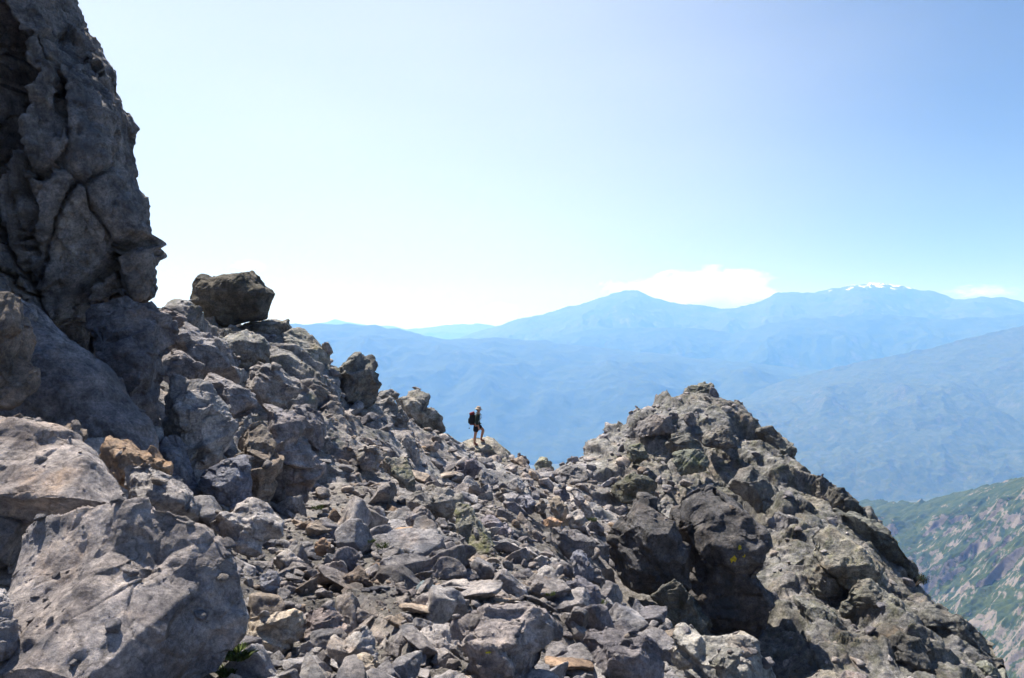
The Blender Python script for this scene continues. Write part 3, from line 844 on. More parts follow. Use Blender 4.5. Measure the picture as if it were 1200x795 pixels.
rock('rock_slab', 'yellow-green lichen covered rib running down the slope', [(532,594),(547,598),(572,628),(594,664),(596,686),(560,684),(545,660),(538,628)], 15.6, (1.0,1.0,0.86), 0.85, 'rock slab', seed=37, planes=((-0.2,-0.7,0.6,0.65),))
rock('rock_block', 'purple-grey block right of the lichen covered rib', [(561,604),(583,608),(603,626),(600,642),(572,632)], 18, (0.92,0.87,0.94), 0.03, 'rock', seed=38)
rock('rock_block', 'dark purple boulder below the hiker rock', [(531,543),(554,540),(563,549),(556,562),(535,559)], 26, (0.72,0.68,0.76), 0.02, 'rock', seed=39)
hiker_rock = rock('rock_block', 'lichened summit rock under the hiker', [(540,520),(552,515),(578,515),(596,532),(611,558),(604,572),(580,566),(556,540)], 36.6, (0.95,0.96,0.88), 0.5, 'rock', seed=40, planes=((0,-0.2,0.97,0.92),), depth=1.2, rough=0.5, lean=0.1)
rock('boulder', 'low grey rock left of the summit rock', [(526,519),(543,521),(556,533),(550,542),(530,534)], 33.4, (1.0,0.98,0.92), 0.4, seed=41)
rock('boulder', 'long pale rock below the fin on the ridge', [(504,512),(526,510),(538,522),(530,534),(508,526)], 31, (1.08,1.06,1.0), 0.3, seed=42)
rock('boulder', 'dark jagged rock standing in the notch of the pass', [(602,544),(606,534),(610,530),(616,537),(621,543),(624,556),(608,557)], 38, (0.55,0.50,0.48), 0.1, seed=43, rough=1.5)
rock('boulder', 'greenish pale boulder in the notch of the pass', [(625,546),(631,538),(641,538),(648,544),(649,556),(630,557)], 38.2, (1.1,1.15,0.95), 0.55, seed=44)
rock('rock_block', 'low dark step of rock at the right end of the pass', [(650,556),(668,546),(688,552),(695,568),(680,578),(654,572)], 34, (0.72,0.71,0.7), 0.2, 'rock', seed=45)

# ---- loose named blocks around the path
rock('boulder', 'tall tan boulder standing above the flat orange stone by the path', [(642,586),(653,581),(662,592),(667,604),(665,615),(653,611),(646,598)], 24, (1.05,0.92,0.74), 0.1, seed=46)
rock('boulder', 'flat bright orange stone lying at the edge of the path', [(632,611),(644,607),(661,613),(655,618),(637,616)], 21.5, (1.35,0.95,0.66), 0, seed=47, depth=1.0)
rock('boulder', 'small light brown stone leaning on the tall tan boulder', [(627,593),(637,586),(641,592),(635,604),(627,603)], 23.6, (1.1,0.95,0.8), 0, seed=48)
rock('boulder', 'grey angular block above the left end of the path', [(580,580),(592,574),(607,581),(604,592),(592,597),(582,590)], 24.5, GREY, 0.1, seed=49)
rock('boulder', 'blue-grey round block beside the small light brown stone', [(607,584),(624,582),(630,592),(622,604),(611,599)], 23.8, (0.85,0.88,1.0), 0.02, seed=50)
rock('boulder', 'pointed purple-grey block up-slope of the tall tan boulder', [(648,578),(662,571),(668,583),(660,590),(650,585)], 26, (0.85,0.82,0.92), 0.02, seed=51)
rock('boulder', 'dark grey block on the slope left of the knoll', [(670,584),(680,578),(686,588),(676,593)], 26.5, (0.8,0.8,0.85), 0.02, seed=52)
rock('boulder', 'pale cube-like block between the path and the dark cliff block', [(666,603),(680,598),(688,608),(679,619),(668,613)], 23.5, (1.2,1.18,1.15), 0.02, seed=53)
rock('rock_slab', 'wide dark slab lying across the slope right of the path', [(645,619),(667,625),(698,632),(700,650),(676,653),(650,636)], 20.4, (0.78,0.76,0.78), 0.2, 'rock slab', seed=54)
rock('rock_slab', 'striped blue-grey slab standing on edge below the wide dark slab', [(668,652),(682,650),(694,668),(690,690),(678,682)], 15.5, (0.85,0.9,1.05), 0, 'rock slab', seed=55)
rock('rock_slab', 'smooth pale triangular slab leaning beside the striped one', [(690,664),(704,668),(712,682),(704,690),(691,684)], 15.6, (1.15,1.12,1.1), 0, 'rock slab', seed=56)
rock('boulder', 'light tan stone with a flat face in the rubble below the path', [(607,651),(616,645),(626,652),(622,661),(610,659)], 15.8, (1.15,1.0,0.84), 0, seed=57)
rock('boulder', 'pale wedge stone next to the light tan stone below the path', [(622,658),(634,650),(642,655),(640,666),(627,665)], 15.4, (1.25,1.22,1.2), 0, seed=58)
rock('boulder', 'dark egg-shaped stone perched on the ledge in lower middle', [(622,690),(630,682),(638,684),(634,695),(625,697)], 12.4, (0.62,0.6,0.6), 0, seed=59, block=0.4)
rock('rock_block', 'shaded blue-purple outcrop nose right of the egg-shaped stone', [(658,688),(676,682),(700,692),(713,716),(708,724),(684,718),(664,702)], 13.2, (0.72,0.72,0.82), 0.02, 'rock', seed=60)

# ---- right: the dark cliff blocks and the knoll, rock tints darkened for lichen and shade
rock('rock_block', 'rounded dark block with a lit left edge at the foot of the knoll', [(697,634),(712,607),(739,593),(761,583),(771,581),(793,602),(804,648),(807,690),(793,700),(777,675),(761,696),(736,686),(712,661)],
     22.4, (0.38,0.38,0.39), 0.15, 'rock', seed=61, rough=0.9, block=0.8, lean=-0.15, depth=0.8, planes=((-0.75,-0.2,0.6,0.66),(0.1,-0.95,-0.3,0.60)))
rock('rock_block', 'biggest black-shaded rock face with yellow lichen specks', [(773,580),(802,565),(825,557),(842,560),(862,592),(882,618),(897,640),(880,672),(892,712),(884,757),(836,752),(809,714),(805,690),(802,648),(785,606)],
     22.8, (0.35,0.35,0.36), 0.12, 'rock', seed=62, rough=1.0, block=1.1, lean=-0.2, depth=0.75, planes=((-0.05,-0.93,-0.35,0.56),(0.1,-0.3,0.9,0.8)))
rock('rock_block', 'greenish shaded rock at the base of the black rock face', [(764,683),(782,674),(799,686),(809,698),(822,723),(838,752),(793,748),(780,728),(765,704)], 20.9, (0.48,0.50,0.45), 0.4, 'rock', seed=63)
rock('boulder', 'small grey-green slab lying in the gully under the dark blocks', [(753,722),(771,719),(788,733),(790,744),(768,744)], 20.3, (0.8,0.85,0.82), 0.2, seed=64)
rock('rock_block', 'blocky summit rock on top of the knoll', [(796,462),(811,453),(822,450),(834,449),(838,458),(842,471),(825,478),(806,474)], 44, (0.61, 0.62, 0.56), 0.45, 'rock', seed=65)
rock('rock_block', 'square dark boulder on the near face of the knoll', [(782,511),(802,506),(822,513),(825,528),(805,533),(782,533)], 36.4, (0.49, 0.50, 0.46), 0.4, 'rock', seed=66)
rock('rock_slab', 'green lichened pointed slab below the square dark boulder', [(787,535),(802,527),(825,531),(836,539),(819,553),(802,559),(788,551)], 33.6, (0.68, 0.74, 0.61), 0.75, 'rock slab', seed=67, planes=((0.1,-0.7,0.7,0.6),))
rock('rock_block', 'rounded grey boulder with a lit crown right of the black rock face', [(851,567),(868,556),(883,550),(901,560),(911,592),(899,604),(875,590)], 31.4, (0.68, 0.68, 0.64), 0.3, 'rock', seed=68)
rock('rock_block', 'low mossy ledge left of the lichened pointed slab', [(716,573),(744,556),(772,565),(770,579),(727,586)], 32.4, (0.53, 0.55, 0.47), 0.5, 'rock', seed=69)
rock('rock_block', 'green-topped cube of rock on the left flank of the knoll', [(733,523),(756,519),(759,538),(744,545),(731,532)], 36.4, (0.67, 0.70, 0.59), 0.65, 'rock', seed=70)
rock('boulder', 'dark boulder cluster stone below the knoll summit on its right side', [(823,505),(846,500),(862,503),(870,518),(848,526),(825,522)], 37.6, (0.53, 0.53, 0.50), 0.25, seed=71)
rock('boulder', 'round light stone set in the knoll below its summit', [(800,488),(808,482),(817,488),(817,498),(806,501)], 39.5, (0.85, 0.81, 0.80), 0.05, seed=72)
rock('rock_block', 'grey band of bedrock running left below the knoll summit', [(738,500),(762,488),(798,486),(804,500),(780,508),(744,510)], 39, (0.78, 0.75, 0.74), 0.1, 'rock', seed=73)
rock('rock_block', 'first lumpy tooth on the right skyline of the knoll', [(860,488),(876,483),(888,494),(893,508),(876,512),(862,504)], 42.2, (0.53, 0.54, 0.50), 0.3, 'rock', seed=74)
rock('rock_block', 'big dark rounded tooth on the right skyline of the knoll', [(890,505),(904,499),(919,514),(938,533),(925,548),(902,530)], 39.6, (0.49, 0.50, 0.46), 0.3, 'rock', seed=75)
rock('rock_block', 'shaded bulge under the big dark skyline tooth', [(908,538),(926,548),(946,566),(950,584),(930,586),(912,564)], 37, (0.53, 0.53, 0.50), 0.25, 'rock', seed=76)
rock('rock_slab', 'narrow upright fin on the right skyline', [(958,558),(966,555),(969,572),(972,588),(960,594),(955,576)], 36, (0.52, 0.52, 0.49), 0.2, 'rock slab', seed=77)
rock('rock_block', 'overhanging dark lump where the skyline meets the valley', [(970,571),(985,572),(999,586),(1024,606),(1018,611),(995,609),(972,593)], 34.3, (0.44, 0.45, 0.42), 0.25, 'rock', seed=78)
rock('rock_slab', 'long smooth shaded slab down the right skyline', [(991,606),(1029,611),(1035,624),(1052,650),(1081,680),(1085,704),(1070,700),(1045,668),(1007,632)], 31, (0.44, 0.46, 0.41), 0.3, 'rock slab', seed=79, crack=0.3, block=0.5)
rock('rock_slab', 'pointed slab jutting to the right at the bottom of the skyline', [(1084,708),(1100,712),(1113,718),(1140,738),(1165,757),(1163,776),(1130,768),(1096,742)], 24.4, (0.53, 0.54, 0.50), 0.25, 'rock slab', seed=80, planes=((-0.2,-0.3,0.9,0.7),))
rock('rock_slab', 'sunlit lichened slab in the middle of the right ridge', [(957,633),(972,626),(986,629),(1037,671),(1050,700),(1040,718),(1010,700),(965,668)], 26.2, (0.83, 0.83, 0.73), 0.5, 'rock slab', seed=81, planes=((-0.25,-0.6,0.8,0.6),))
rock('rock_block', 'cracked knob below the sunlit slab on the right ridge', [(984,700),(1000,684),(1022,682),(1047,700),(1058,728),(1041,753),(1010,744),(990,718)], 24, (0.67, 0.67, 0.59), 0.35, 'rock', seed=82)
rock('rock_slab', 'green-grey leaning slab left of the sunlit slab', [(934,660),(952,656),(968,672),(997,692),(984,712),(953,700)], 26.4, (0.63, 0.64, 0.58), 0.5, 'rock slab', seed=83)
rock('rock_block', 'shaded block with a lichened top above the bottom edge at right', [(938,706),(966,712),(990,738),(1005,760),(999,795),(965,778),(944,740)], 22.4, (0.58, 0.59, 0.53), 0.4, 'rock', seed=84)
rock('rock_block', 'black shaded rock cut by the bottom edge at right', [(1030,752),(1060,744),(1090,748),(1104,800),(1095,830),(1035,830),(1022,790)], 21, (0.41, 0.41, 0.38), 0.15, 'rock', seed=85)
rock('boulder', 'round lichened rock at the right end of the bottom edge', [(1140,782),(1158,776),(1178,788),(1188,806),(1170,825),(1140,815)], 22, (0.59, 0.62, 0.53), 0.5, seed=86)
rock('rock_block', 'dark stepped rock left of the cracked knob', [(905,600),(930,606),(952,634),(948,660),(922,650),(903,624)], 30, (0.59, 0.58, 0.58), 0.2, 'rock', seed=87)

# ---- foreground, bottom middle
rock('rock_slab', 'pale flat bedrock shelf at the bottom right of the foreground', [(767,750),(786,742),(804,741),(836,752),(880,754),(904,780),(925,800),(904,822),(853,815),(788,784)], 9.7, (1.30,1.28,1.16), 0.25, 'rock slab', seed=88, depth=0.8, planes=((0,-0.45,0.9,0.6),))
rock('rock_block', 'dark-fronted shelf rock left of the pale flat bedrock shelf', [(666,756),(709,753),(750,745),(768,756),(779,790),(750,812),(696,796)], 8.7, (0.85,0.82,0.86), 0.02, 'rock', seed=89, planes=((0.1,-0.35,0.95,0.72),(0.1,-0.95,-0.2,0.6)))
rock('boulder', 'round crusted rock on the pale flat bedrock shelf', [(829,781),(850,767),(874,764),(866,782),(855,800)], 8.6, (1.15,1.15,1.05), 0.3, seed=90)
rock('boulder', 'largest grey boulder at the bottom centre with a yellow lichen spot', [(533,742),(552,727),(573,712),(600,704),(633,709),(655,736),(669,742),(659,759),(642,774),(620,800),(580,812),(545,795)], 6.7, (1.12,1.08,1.1), 0.04, seed=91, depth=0.9, level=7, planes=((0.0,-0.55,0.85,0.66),(0.6,-0.6,0.3,0.72)))
rock('rock_slab', 'smooth pale flat slab left of the largest grey boulder', [(468,763),(480,750),(492,739),(527,736),(536,753),(525,784),(480,781)], 7.6, (1.35,1.33,1.32), 0.0, 'rock slab', seed=92, crack=0.2, block=0.4, planes=((0,-0.6,0.8,0.55),))
rock('boulder', 'pale tan boulder beside the huge boulder and the grass tuft', [(289,723),(302,718),(317,716),(350,722),(352,747),(325,764),(297,750)], 7.3, (1.6,1.42,1.15), 0.02, seed=93)
rock('boulder', 'big light boulder with a split face at the upper scree edge', [(238,618),(260,600),(290,592),(327,616),(324,634),(300,645),(258,632)], 10.6, (1.22,1.18,1.15), 0.02, seed=94, planes=((0.1,-0.5,0.85,0.68),(0.5,-0.8,-0.1,0.74)))
rock('boulder', 'dark brown slab-sided stone in the middle of the scree', [(404,679),(417,667),(440,685),(434,704),(407,686)], 9.8, (0.82,0.74,0.68), 0, seed=95)
rock('boulder', 'layered grey block next to the dark brown stone', [(434,699),(453,679),(475,676),(479,698),(453,711)], 9.6, (1.0,0.98,0.98), 0, seed=96, planes=((-0.1,-0.4,0.9,0.7),))
rock('boulder', 'blue-green smooth stone in the middle of the scree', [(485,693),(492,684),(505,682),(513,698),(513,710),(488,709)], 9.2, (0.58,0.76,0.84), 0, seed=97, crack=0.1, block=0.4)
rock('boulder', 'small bright rusty stone on the upper scree', [(367,640),(377,633),(387,639),(388,651),(370,651)], 11.6, (1.2,0.85,0.58), 0, seed=98)
rock('boulder', 'large cracked grey rock low in the scree with a tan lip', [(375,770),(392,752),(427,741),(440,760),(455,784),(442,797),(400,788)], 6.8, (1.1,1.06,1.02), 0, seed=99, planes=((0.5,-0.7,0.3,0.6),(-0.4,-0.4,0.8,0.7)))
rock('boulder', 'pinkish grey rock above the large cracked rock in the scree', [(355,722),(368,714),(384,716),(409,740),(387,764),(360,742)], 7.6, (1.16,1.04,1.02), 0, seed=100)
rock('boulder', 'blue-grey pointed stone in the scree right of the huge boulder', [(300,690),(312,670),(326,674),(332,694),(318,702)], 8.8, (0.85,0.9,1.02), 0, seed=101)
rock('boulder', 'long tan-lipped flat rock near the bottom edge left of centre', [(396,780),(424,772),(452,790),(440,806),(400,804)], 6.3, (1.35,1.2,0.98), 0, seed=102)
rock('boulder', 'pale lump of rock in the scree above the pale tan boulder', [(312,742),(352,716),(372,730),(362,748),(330,760)], 7.9, (1.2,1.16,1.14), 0, seed=103)

# ---- the balanced boulder
bal = rock('boulder', 'dark balanced boulder perched on the ridge against the sky', [(228,355),(229,344),(230,334),(238,325),(244,323),(250,326),(259,323),(268,320),(280,320),(292,319),(298,324),(308,333),(317,339),(320,344),(316,352),(314,365),(309,373),(290,379),(270,383),(251,382),(243,374),(243,365),(240,360),(234,357)],
     25.4, (0.33,0.325,0.285), 0.25, seed=110, lean=0.0, ex=0.8, depth=0.9, level=7, cuts=0, rough=0.55, planes=((0.1,-0.9,-0.42,0.80),))
bpy.context.view_layer.update()
# ------------------------------------------------------------------ loose stones
def stone_shape(seed, level, flat=0.7):
    rng = np.random.default_rng(seed)
    d, fa = ico(level)
    n = rng.normal(size=(10, 3)) * np.array([1, 1, 1.25]); n /= np.linalg.norm(n, axis=1)[:, None]
    o = rng.uniform(0.45, 1.0, 10)
    dots = d @ n.T
    rad = np.where(dots > 0.05, o[None, :] / np.maximum(dots, 0.05), 9).min(1)
    rad = np.minimum(rad, 1.5)
    co = d * rad[:, None] * np.array([1.0, rng.uniform(0.6, 0.95), flat * rng.uniform(0.75, 1.15)])
    if level >= 4:
        nn = vnormals(co, fa)
        h, e = facet(warp(co + seed, 0.4, 0.2) / 0.42, 0.5, 1.2)
        co = co + nn * (0.06 * h + 0.028 * fbm(co / 0.45 + seed, 5, 0.5))[:, None]
    else:
        co = co * (1 + 0.14 * perlin(co * 1.9 + seed * 1.7))[:, None]
    return co / np.abs(co).max(), fa


dg = bpy.context.evaluated_depsgraph_get()


def gz_at(x, y):
    hit, loc, nrm, idx, ob, _ = SC.ray_cast(dg, Vector((x, y, 45.0)), Vector((0, 0, -1)))
    return (loc, nrm, ob) if hit else (None, None, None)


def seen(p, slack):
    p = Vector(p); L = p.length
    hit, loc, nrm, idx, ob, _ = SC.ray_cast(dg, Vector((0, 0, 0)), p.normalized(), distance=L + 1)
    return (not hit) or loc.length > L - slack


_gx = gco[:, 0].reshape(NROW, NCOL)
_ga = ga.reshape(NROW, NCOL)


def rubble_density(x, y):
    """How much loose stone lies at a place: the scree between the outcrop and the knoll, less on the bedrock."""
    u = CU + x / y * F
    if y < 14: d = 1.0 if 230 < u < 960 else 0.35
    elif y < 27: d = np.interp(u, [200, 360, 420, 700, 740, 900, 1100], [0.10, 0.3, 1.0, 1.0, 0.25, 0.12, 0.1])
    else: d = np.interp(u, [200, 440, 540, 740, 860, 1000], [0.06, 0.22, 0.9, 0.7, 0.12, 0.08])
    if math.hypot(x - 0.75, y - 21.3) < 0.9: d *= 0.12                        # trodden soil of the path
    return d


def basis(nrm, rng):
    z = Vector(nrm).lerp(Vector((0, 0, 1)), 0.4).normalized()
    z = (z + Vector(rng.normal(0, 0.28, 3))).normalized()
    q = z.to_track_quat('Z', 'Y')
    return q.to_matrix() @ Matrix.Rotation(rng.uniform(0, 6.283), 3, 'Z')


hx0 = (559.0 - CU) / F * 36.6
srng = np.random.default_rng(5)
protos = []
for k in range(16):
    co, fa = stone_shape(200 + k, 5, (0.42, 0.62, 0.85)[k % 3])
    protos.append(make_mesh('stone', co, fa, [ROCK]))
KINDS = [
 # weight, tint, lichen, label, group
 (0.56, (1.0, 0.99, 1.01), 0.05, 'grey angular stone lying loose on the slope', 'loose grey stones on the slope'),
 (0.20, (1.2, 1.18, 1.16), 0.02, 'pale broken stone lying loose on the slope', 'loose pale stones on the slope'),
 (0.12, (0.66, 0.65, 0.70), 0.05, 'dark slaty stone lying loose on the slope', 'loose dark stones on the slope'),
 (0.08, (1.14, 1.0, 0.84), 0.00, 'light tan stone lying loose on the slope', 'loose tan stones on the slope'),
 (0.04, (1.08, 0.82, 0.60), 0.00, 'rusty orange stone lying loose on the slope', 'loose rusty stones on the slope'),
]
kw_ = np.array([k[0] for k in KINDS]); kw_ /= kw_.sum()
NSTONE = 270
placed = 0
tries = 0
cands = []
while len(cands) < NSTONE * 2 and tries < 30000:
    tries += 1
    u = srng.uniform(-20, 1190); y = 4.9 * (41 / 4.9) ** srng.random()
    x = (u - CU) / F * y
    if srng.random() > rubble_density(x, y): continue
    size = min(0.85, (0.065 + 0.0085 * y) * (1 + srng.pareto(1.45) * 0.8)) * 0.62
    if y < 13: size = min(size, 38 / F * y)
    if size / y * F < 5.5: continue
    if math.hypot(x - hx0, y - 36.6) < 1.5: continue
    loc, nrm, ob = gz_at(x, y)
    if loc is None or nrm.z < 0.45 or ob.name.startswith(('cliff', 'haze')): continue
    if ob is bal or ob is hiker_rock: continue
    if ob is not ground and (srng.random() < 0.65 or size / y * F > 8): continue
    if loc.z / y * F > 400: continue
    p = loc + Vector((0, 0, size * 0.35))
    if not (abs((p.x) / p.y * F) < 615 and p.z / p.y * F > -412): continue
    if not seen(p, size * 0.8): continue
    cands.append((size / y, size, loc.copy(), nrm.copy()))
cands.sort(key=lambda c: -c[0])
for _, size, loc, nrm in cands[:NSTONE]:
    k = srng.choice(len(KINDS), p=kw_)
    w, tint, lich, lab, grp = KINDS[k]
    o = link('stone', protos[srng.integers(len(protos))])
    M = basis(nrm, srng)
    o.matrix_world = Matrix.Translation(loc + Vector((0, 0, size * 0.22))) @ M.to_4x4() @ Matrix.Diagonal((size, size, size, 1))
    sv = srng.uniform(0.72, 1.18)
    o.color = (*(c * sv for c in tint), lich)
    tag(o, lab, 'stone', grp)
print('stones', len(cands), tries)

# ---- smaller rubble: past counting, one object
shapes = [stone_shape(400 + k, 3, 0.6) for k in range(14)] 
small = [stone_shape(430 + k, 2, 0.6) for k in range(8)]
sco, sfa, nv = [], [], 0
made = 0
tint_a = []
for it in range(90000):
    if made >= 20000: break
    u = srng.uniform(-60, 1260); y = 4.0 * (43 / 4.0) ** srng.random()
    x = (u - CU) / F * y
    if srng.random() > rubble_density(x, y): continue
    if math.hypot(x - hx0, y - 36.6) < 1.0: continue
    px = 1.3 + min(9.0, 1.7 * srng.pareto(1.5))
    size = px / F * y
    loc, nrm, ob = gz_at(x, y)
    if loc is None or nrm.z < 0.35 or ob.name.startswith(('cliff', 'haze')): continue
    if ob is bal or ob is hiker_rock: continue
    if ob is not ground and srng.random() < 0.72: continue
    c, f = shapes[srng.integers(len(shapes))] if px > 3.2 else small[srng.integers(len(small))]
    M = np.array(basis(nrm, srng))
    sco.append((c * size) @ M.T + np.array(loc) + np.array([0, 0, size * 0.2]))
    sfa.append(f + nv); nv += len(c)
    tint_a.append(np.full(len(c), srng.random()))
    made += 1
print('rubble', made, it)

rub_t = rock_material('loose_rubble')
# each small stone keeps a shade of its own
nt = rub_t.node_tree
at = nt.nodes.new('ShaderNodeAttribute'); at.attribute_name = 'shade'
rp = nt.nodes.new('ShaderNodeValToRGB')
els = rp.color_ramp.elements
els[0].position = 0.0; els[0].color = (0.62, 0.61, 0.66, 1)
els[1].position = 1.0; els[1].color = (1.2, 0.98, 0.76, 1)
for p_, c_ in ((0.2, (0.85, 0.84, 0.87, 1)), (0.6, (1.12, 1.09, 1.08, 1)), (0.86, (1.22, 1.19, 1.15, 1)), (0.93, (1.15, 1.04, 0.92, 1))):
    e_ = els.new(p_); e_.color = c_
nt.links.new(at.outputs['Fac'], rp.inputs['Fac'])
pb = [n_ for n_ in nt.nodes if n_.type == 'BSDF_PRINCIPLED'][0]
src = pb.inputs['Base Color'].links[0].from_socket
mx = nt.nodes.new('ShaderNodeMix'); mx.data_type = 'RGBA'; mx.blend_type = 'MULTIPLY'; mx.inputs['Factor'].default_value = 1
nt.links.new(src, mx.inputs['A']); nt.links.new(rp.outputs['Color'], mx.inputs['B'])
nt.links.new(mx.outputs['Result'], pb.inputs['Base Color'])
scree = link('rubble', make_mesh('rubble', np.concatenate(sco), np.concatenate(sfa), [rub_t], True, {'shade': np.concatenate(tint_a)}))
scree.color = (1, 1, 1, 0.05)
tag(scree, kind='stuff')
# ------------------------------------------------------------------ marks that belong to the rock faces
def surface_patch(rock_ob, name, mat, u, v, ru, rv, label=None, ragged=0.5, seed=0.0, lift=0.006):
    """Copies the piece of the rock's skin round a point of its face and lifts it a few millimetres."""
    me = rock_ob.data
    n = len(me.vertices); co = np.empty(n * 3); me.vertices.foreach_get('co', co); co = co.reshape(-1, 3)
    fa = np.empty(len(me.loops), np.int32); me.loops.foreach_get('vertex_index', fa); fa = fa.reshape(-1, 3)
    w = co + np.array(rock_ob.location)
    tree = BVHTree.FromPolygons([tuple(x) for x in w], [tuple(x) for x in fa])
    hit, nrm, i_, d_ = tree.ray_cast(Vector((0, 0, 0)), Vector(P(u, v, 1.0)).normalized())
    if hit is None: return None
    s = hit.y / F
    q = w - np.array(hit)
    a = np.sqrt((np.hypot(q[:, 0], q[:, 1] * 0.8) / (ru * s)) ** 2 + (q[:, 2] / (rv * s)) ** 2)
    a = a + ragged * perlin(w / (0.35 * max(ru, rv) * s) + seed)
    keep = (a[fa] < 1).all(1)
    if keep.sum() < 3: return None
    vn = vnormals(co, fa)
    ids, inv = np.unique(fa[keep].ravel(), return_inverse=True)
    o = link(name, make_mesh(name, co[ids] + vn[ids] * lift, inv.reshape(-1, 3), [mat]), (0, 0, 0), rock_ob)
    if label: o['label'] = label
    return o


RED = plain('red_trail_paint', (0.52, 0.035, 0.03), 0.7, 0.3)
YEL = plain('yellow_lichen', (0.42, 0.33, 0.03), 0.95, 0.4, 14)
LIME = plain('lime_lichen', (0.40, 0.42, 0.06), 0.95, 0.4, 14)
surface_patch(blaze_rock, 'paint_mark', RED, 385, 512, 3.4, 4.6, 'red painted trail blaze', 0.45)
by_label = {o.get('label'): o for o in SC.objects}
black = by_label['biggest black-shaded rock face with yellow lichen specks']
for k, (u, v, a, b) in enumerate([(860, 656, 4.5, 5), (867, 642, 3, 3.5), (846, 648, 3.5, 2.5), (834, 632, 2.5, 3), (852, 665, 3, 2), (872, 652, 2, 3)]):
    surface_patch(black, 'lichen_patch', YEL, u, v, a, b, 'yellow lichen patch', 0.8, k * 3.3)
centre = by_label['largest grey boulder at the bottom centre with a yellow lichen spot']
surface_patch(centre, 'lichen_patch', LIME, 572, 764, 4.5, 4, 'lime yellow lichen spot', 0.6, 2.2)

# ------------------------------------------------------------------ the hiker
def skin_mesh(joints, bones, mat, name, sub=2, grow_all=1.3):
    """joints: {key: (x, y, z, radius or (rx, ry))}; grows one smooth skin over the bones."""
    keys = list(joints)
    me = bpy.data.meshes.new(name)
    me.from_pydata([joints[k][:3] for k in keys], [(keys.index(a), keys.index(b)) for a, b in bones], [])
    o = bpy.data.objects.new(name, me); COL.objects.link(o)
    m = o.modifiers.new('skin', 'SKIN'); m.use_smooth_shade = True; m.branch_smoothing = 0.6
    for k, sv in zip(keys, me.skin_vertices[0].data):
        r = joints[k][3]; g_ = grow_all if not k.startswith(('f0', 'f1', 'f2', 'f3', 't1', 't2')) else 1.0
        sv.radius = tuple(x * g_ for x in r) if isinstance(r, tuple) else (r * g_, r * g_)
    me.skin_vertices[0].data[0].use_root = True
    s = o.modifiers.new('sub', 'SUBSURF'); s.levels = sub; s.render_levels = sub
    ev = o.evaluated_get(bpy.context.evaluated_depsgraph_get())
    res = bpy.data.meshes.new_from_object(ev)
    bpy.data.objects.remove(o); bpy.data.meshes.remove(me)
    res.materials.clear(); res.materials.append(mat)
    res.polygons.foreach_set('use_smooth', np.ones(len(res.polygons), dtype=bool))
    res.name = name
    return res


SKIN = plain('sunburnt_skin', (0.36, 0.19, 0.125), 0.6, 0.12)
SHIRT = plain('dark_green_shirt', (0.020, 0.028, 0.024), 0.9, 0.3)
SHORTS = plain('black_shorts', (0.014, 0.016, 0.024), 0.9, 0.3)
BOOT = plain('red_brown_boots', (0.16, 0.055, 0.045), 0.8, 0.3)
HAT = plain('beige_hat', (0.40, 0.32, 0.24), 0.9, 0.15)
PACK = plain('black_pack_fabric', (0.013, 0.014, 0.018), 0.75, 0.3)
PACKRED = plain('red_pack_fabric', (0.13, 0.014, 0.018), 0.75, 0.2)
STRAP = plain('pale_strap', (0.42, 0.44, 0.42), 0.8, 0.15)
HAIR = plain('dark_hair', (0.035, 0.024, 0.018), 0.8, 0.2)
EYE = plain('dark_eye', (0.02, 0.015, 0.012), 0.3, 0.1)

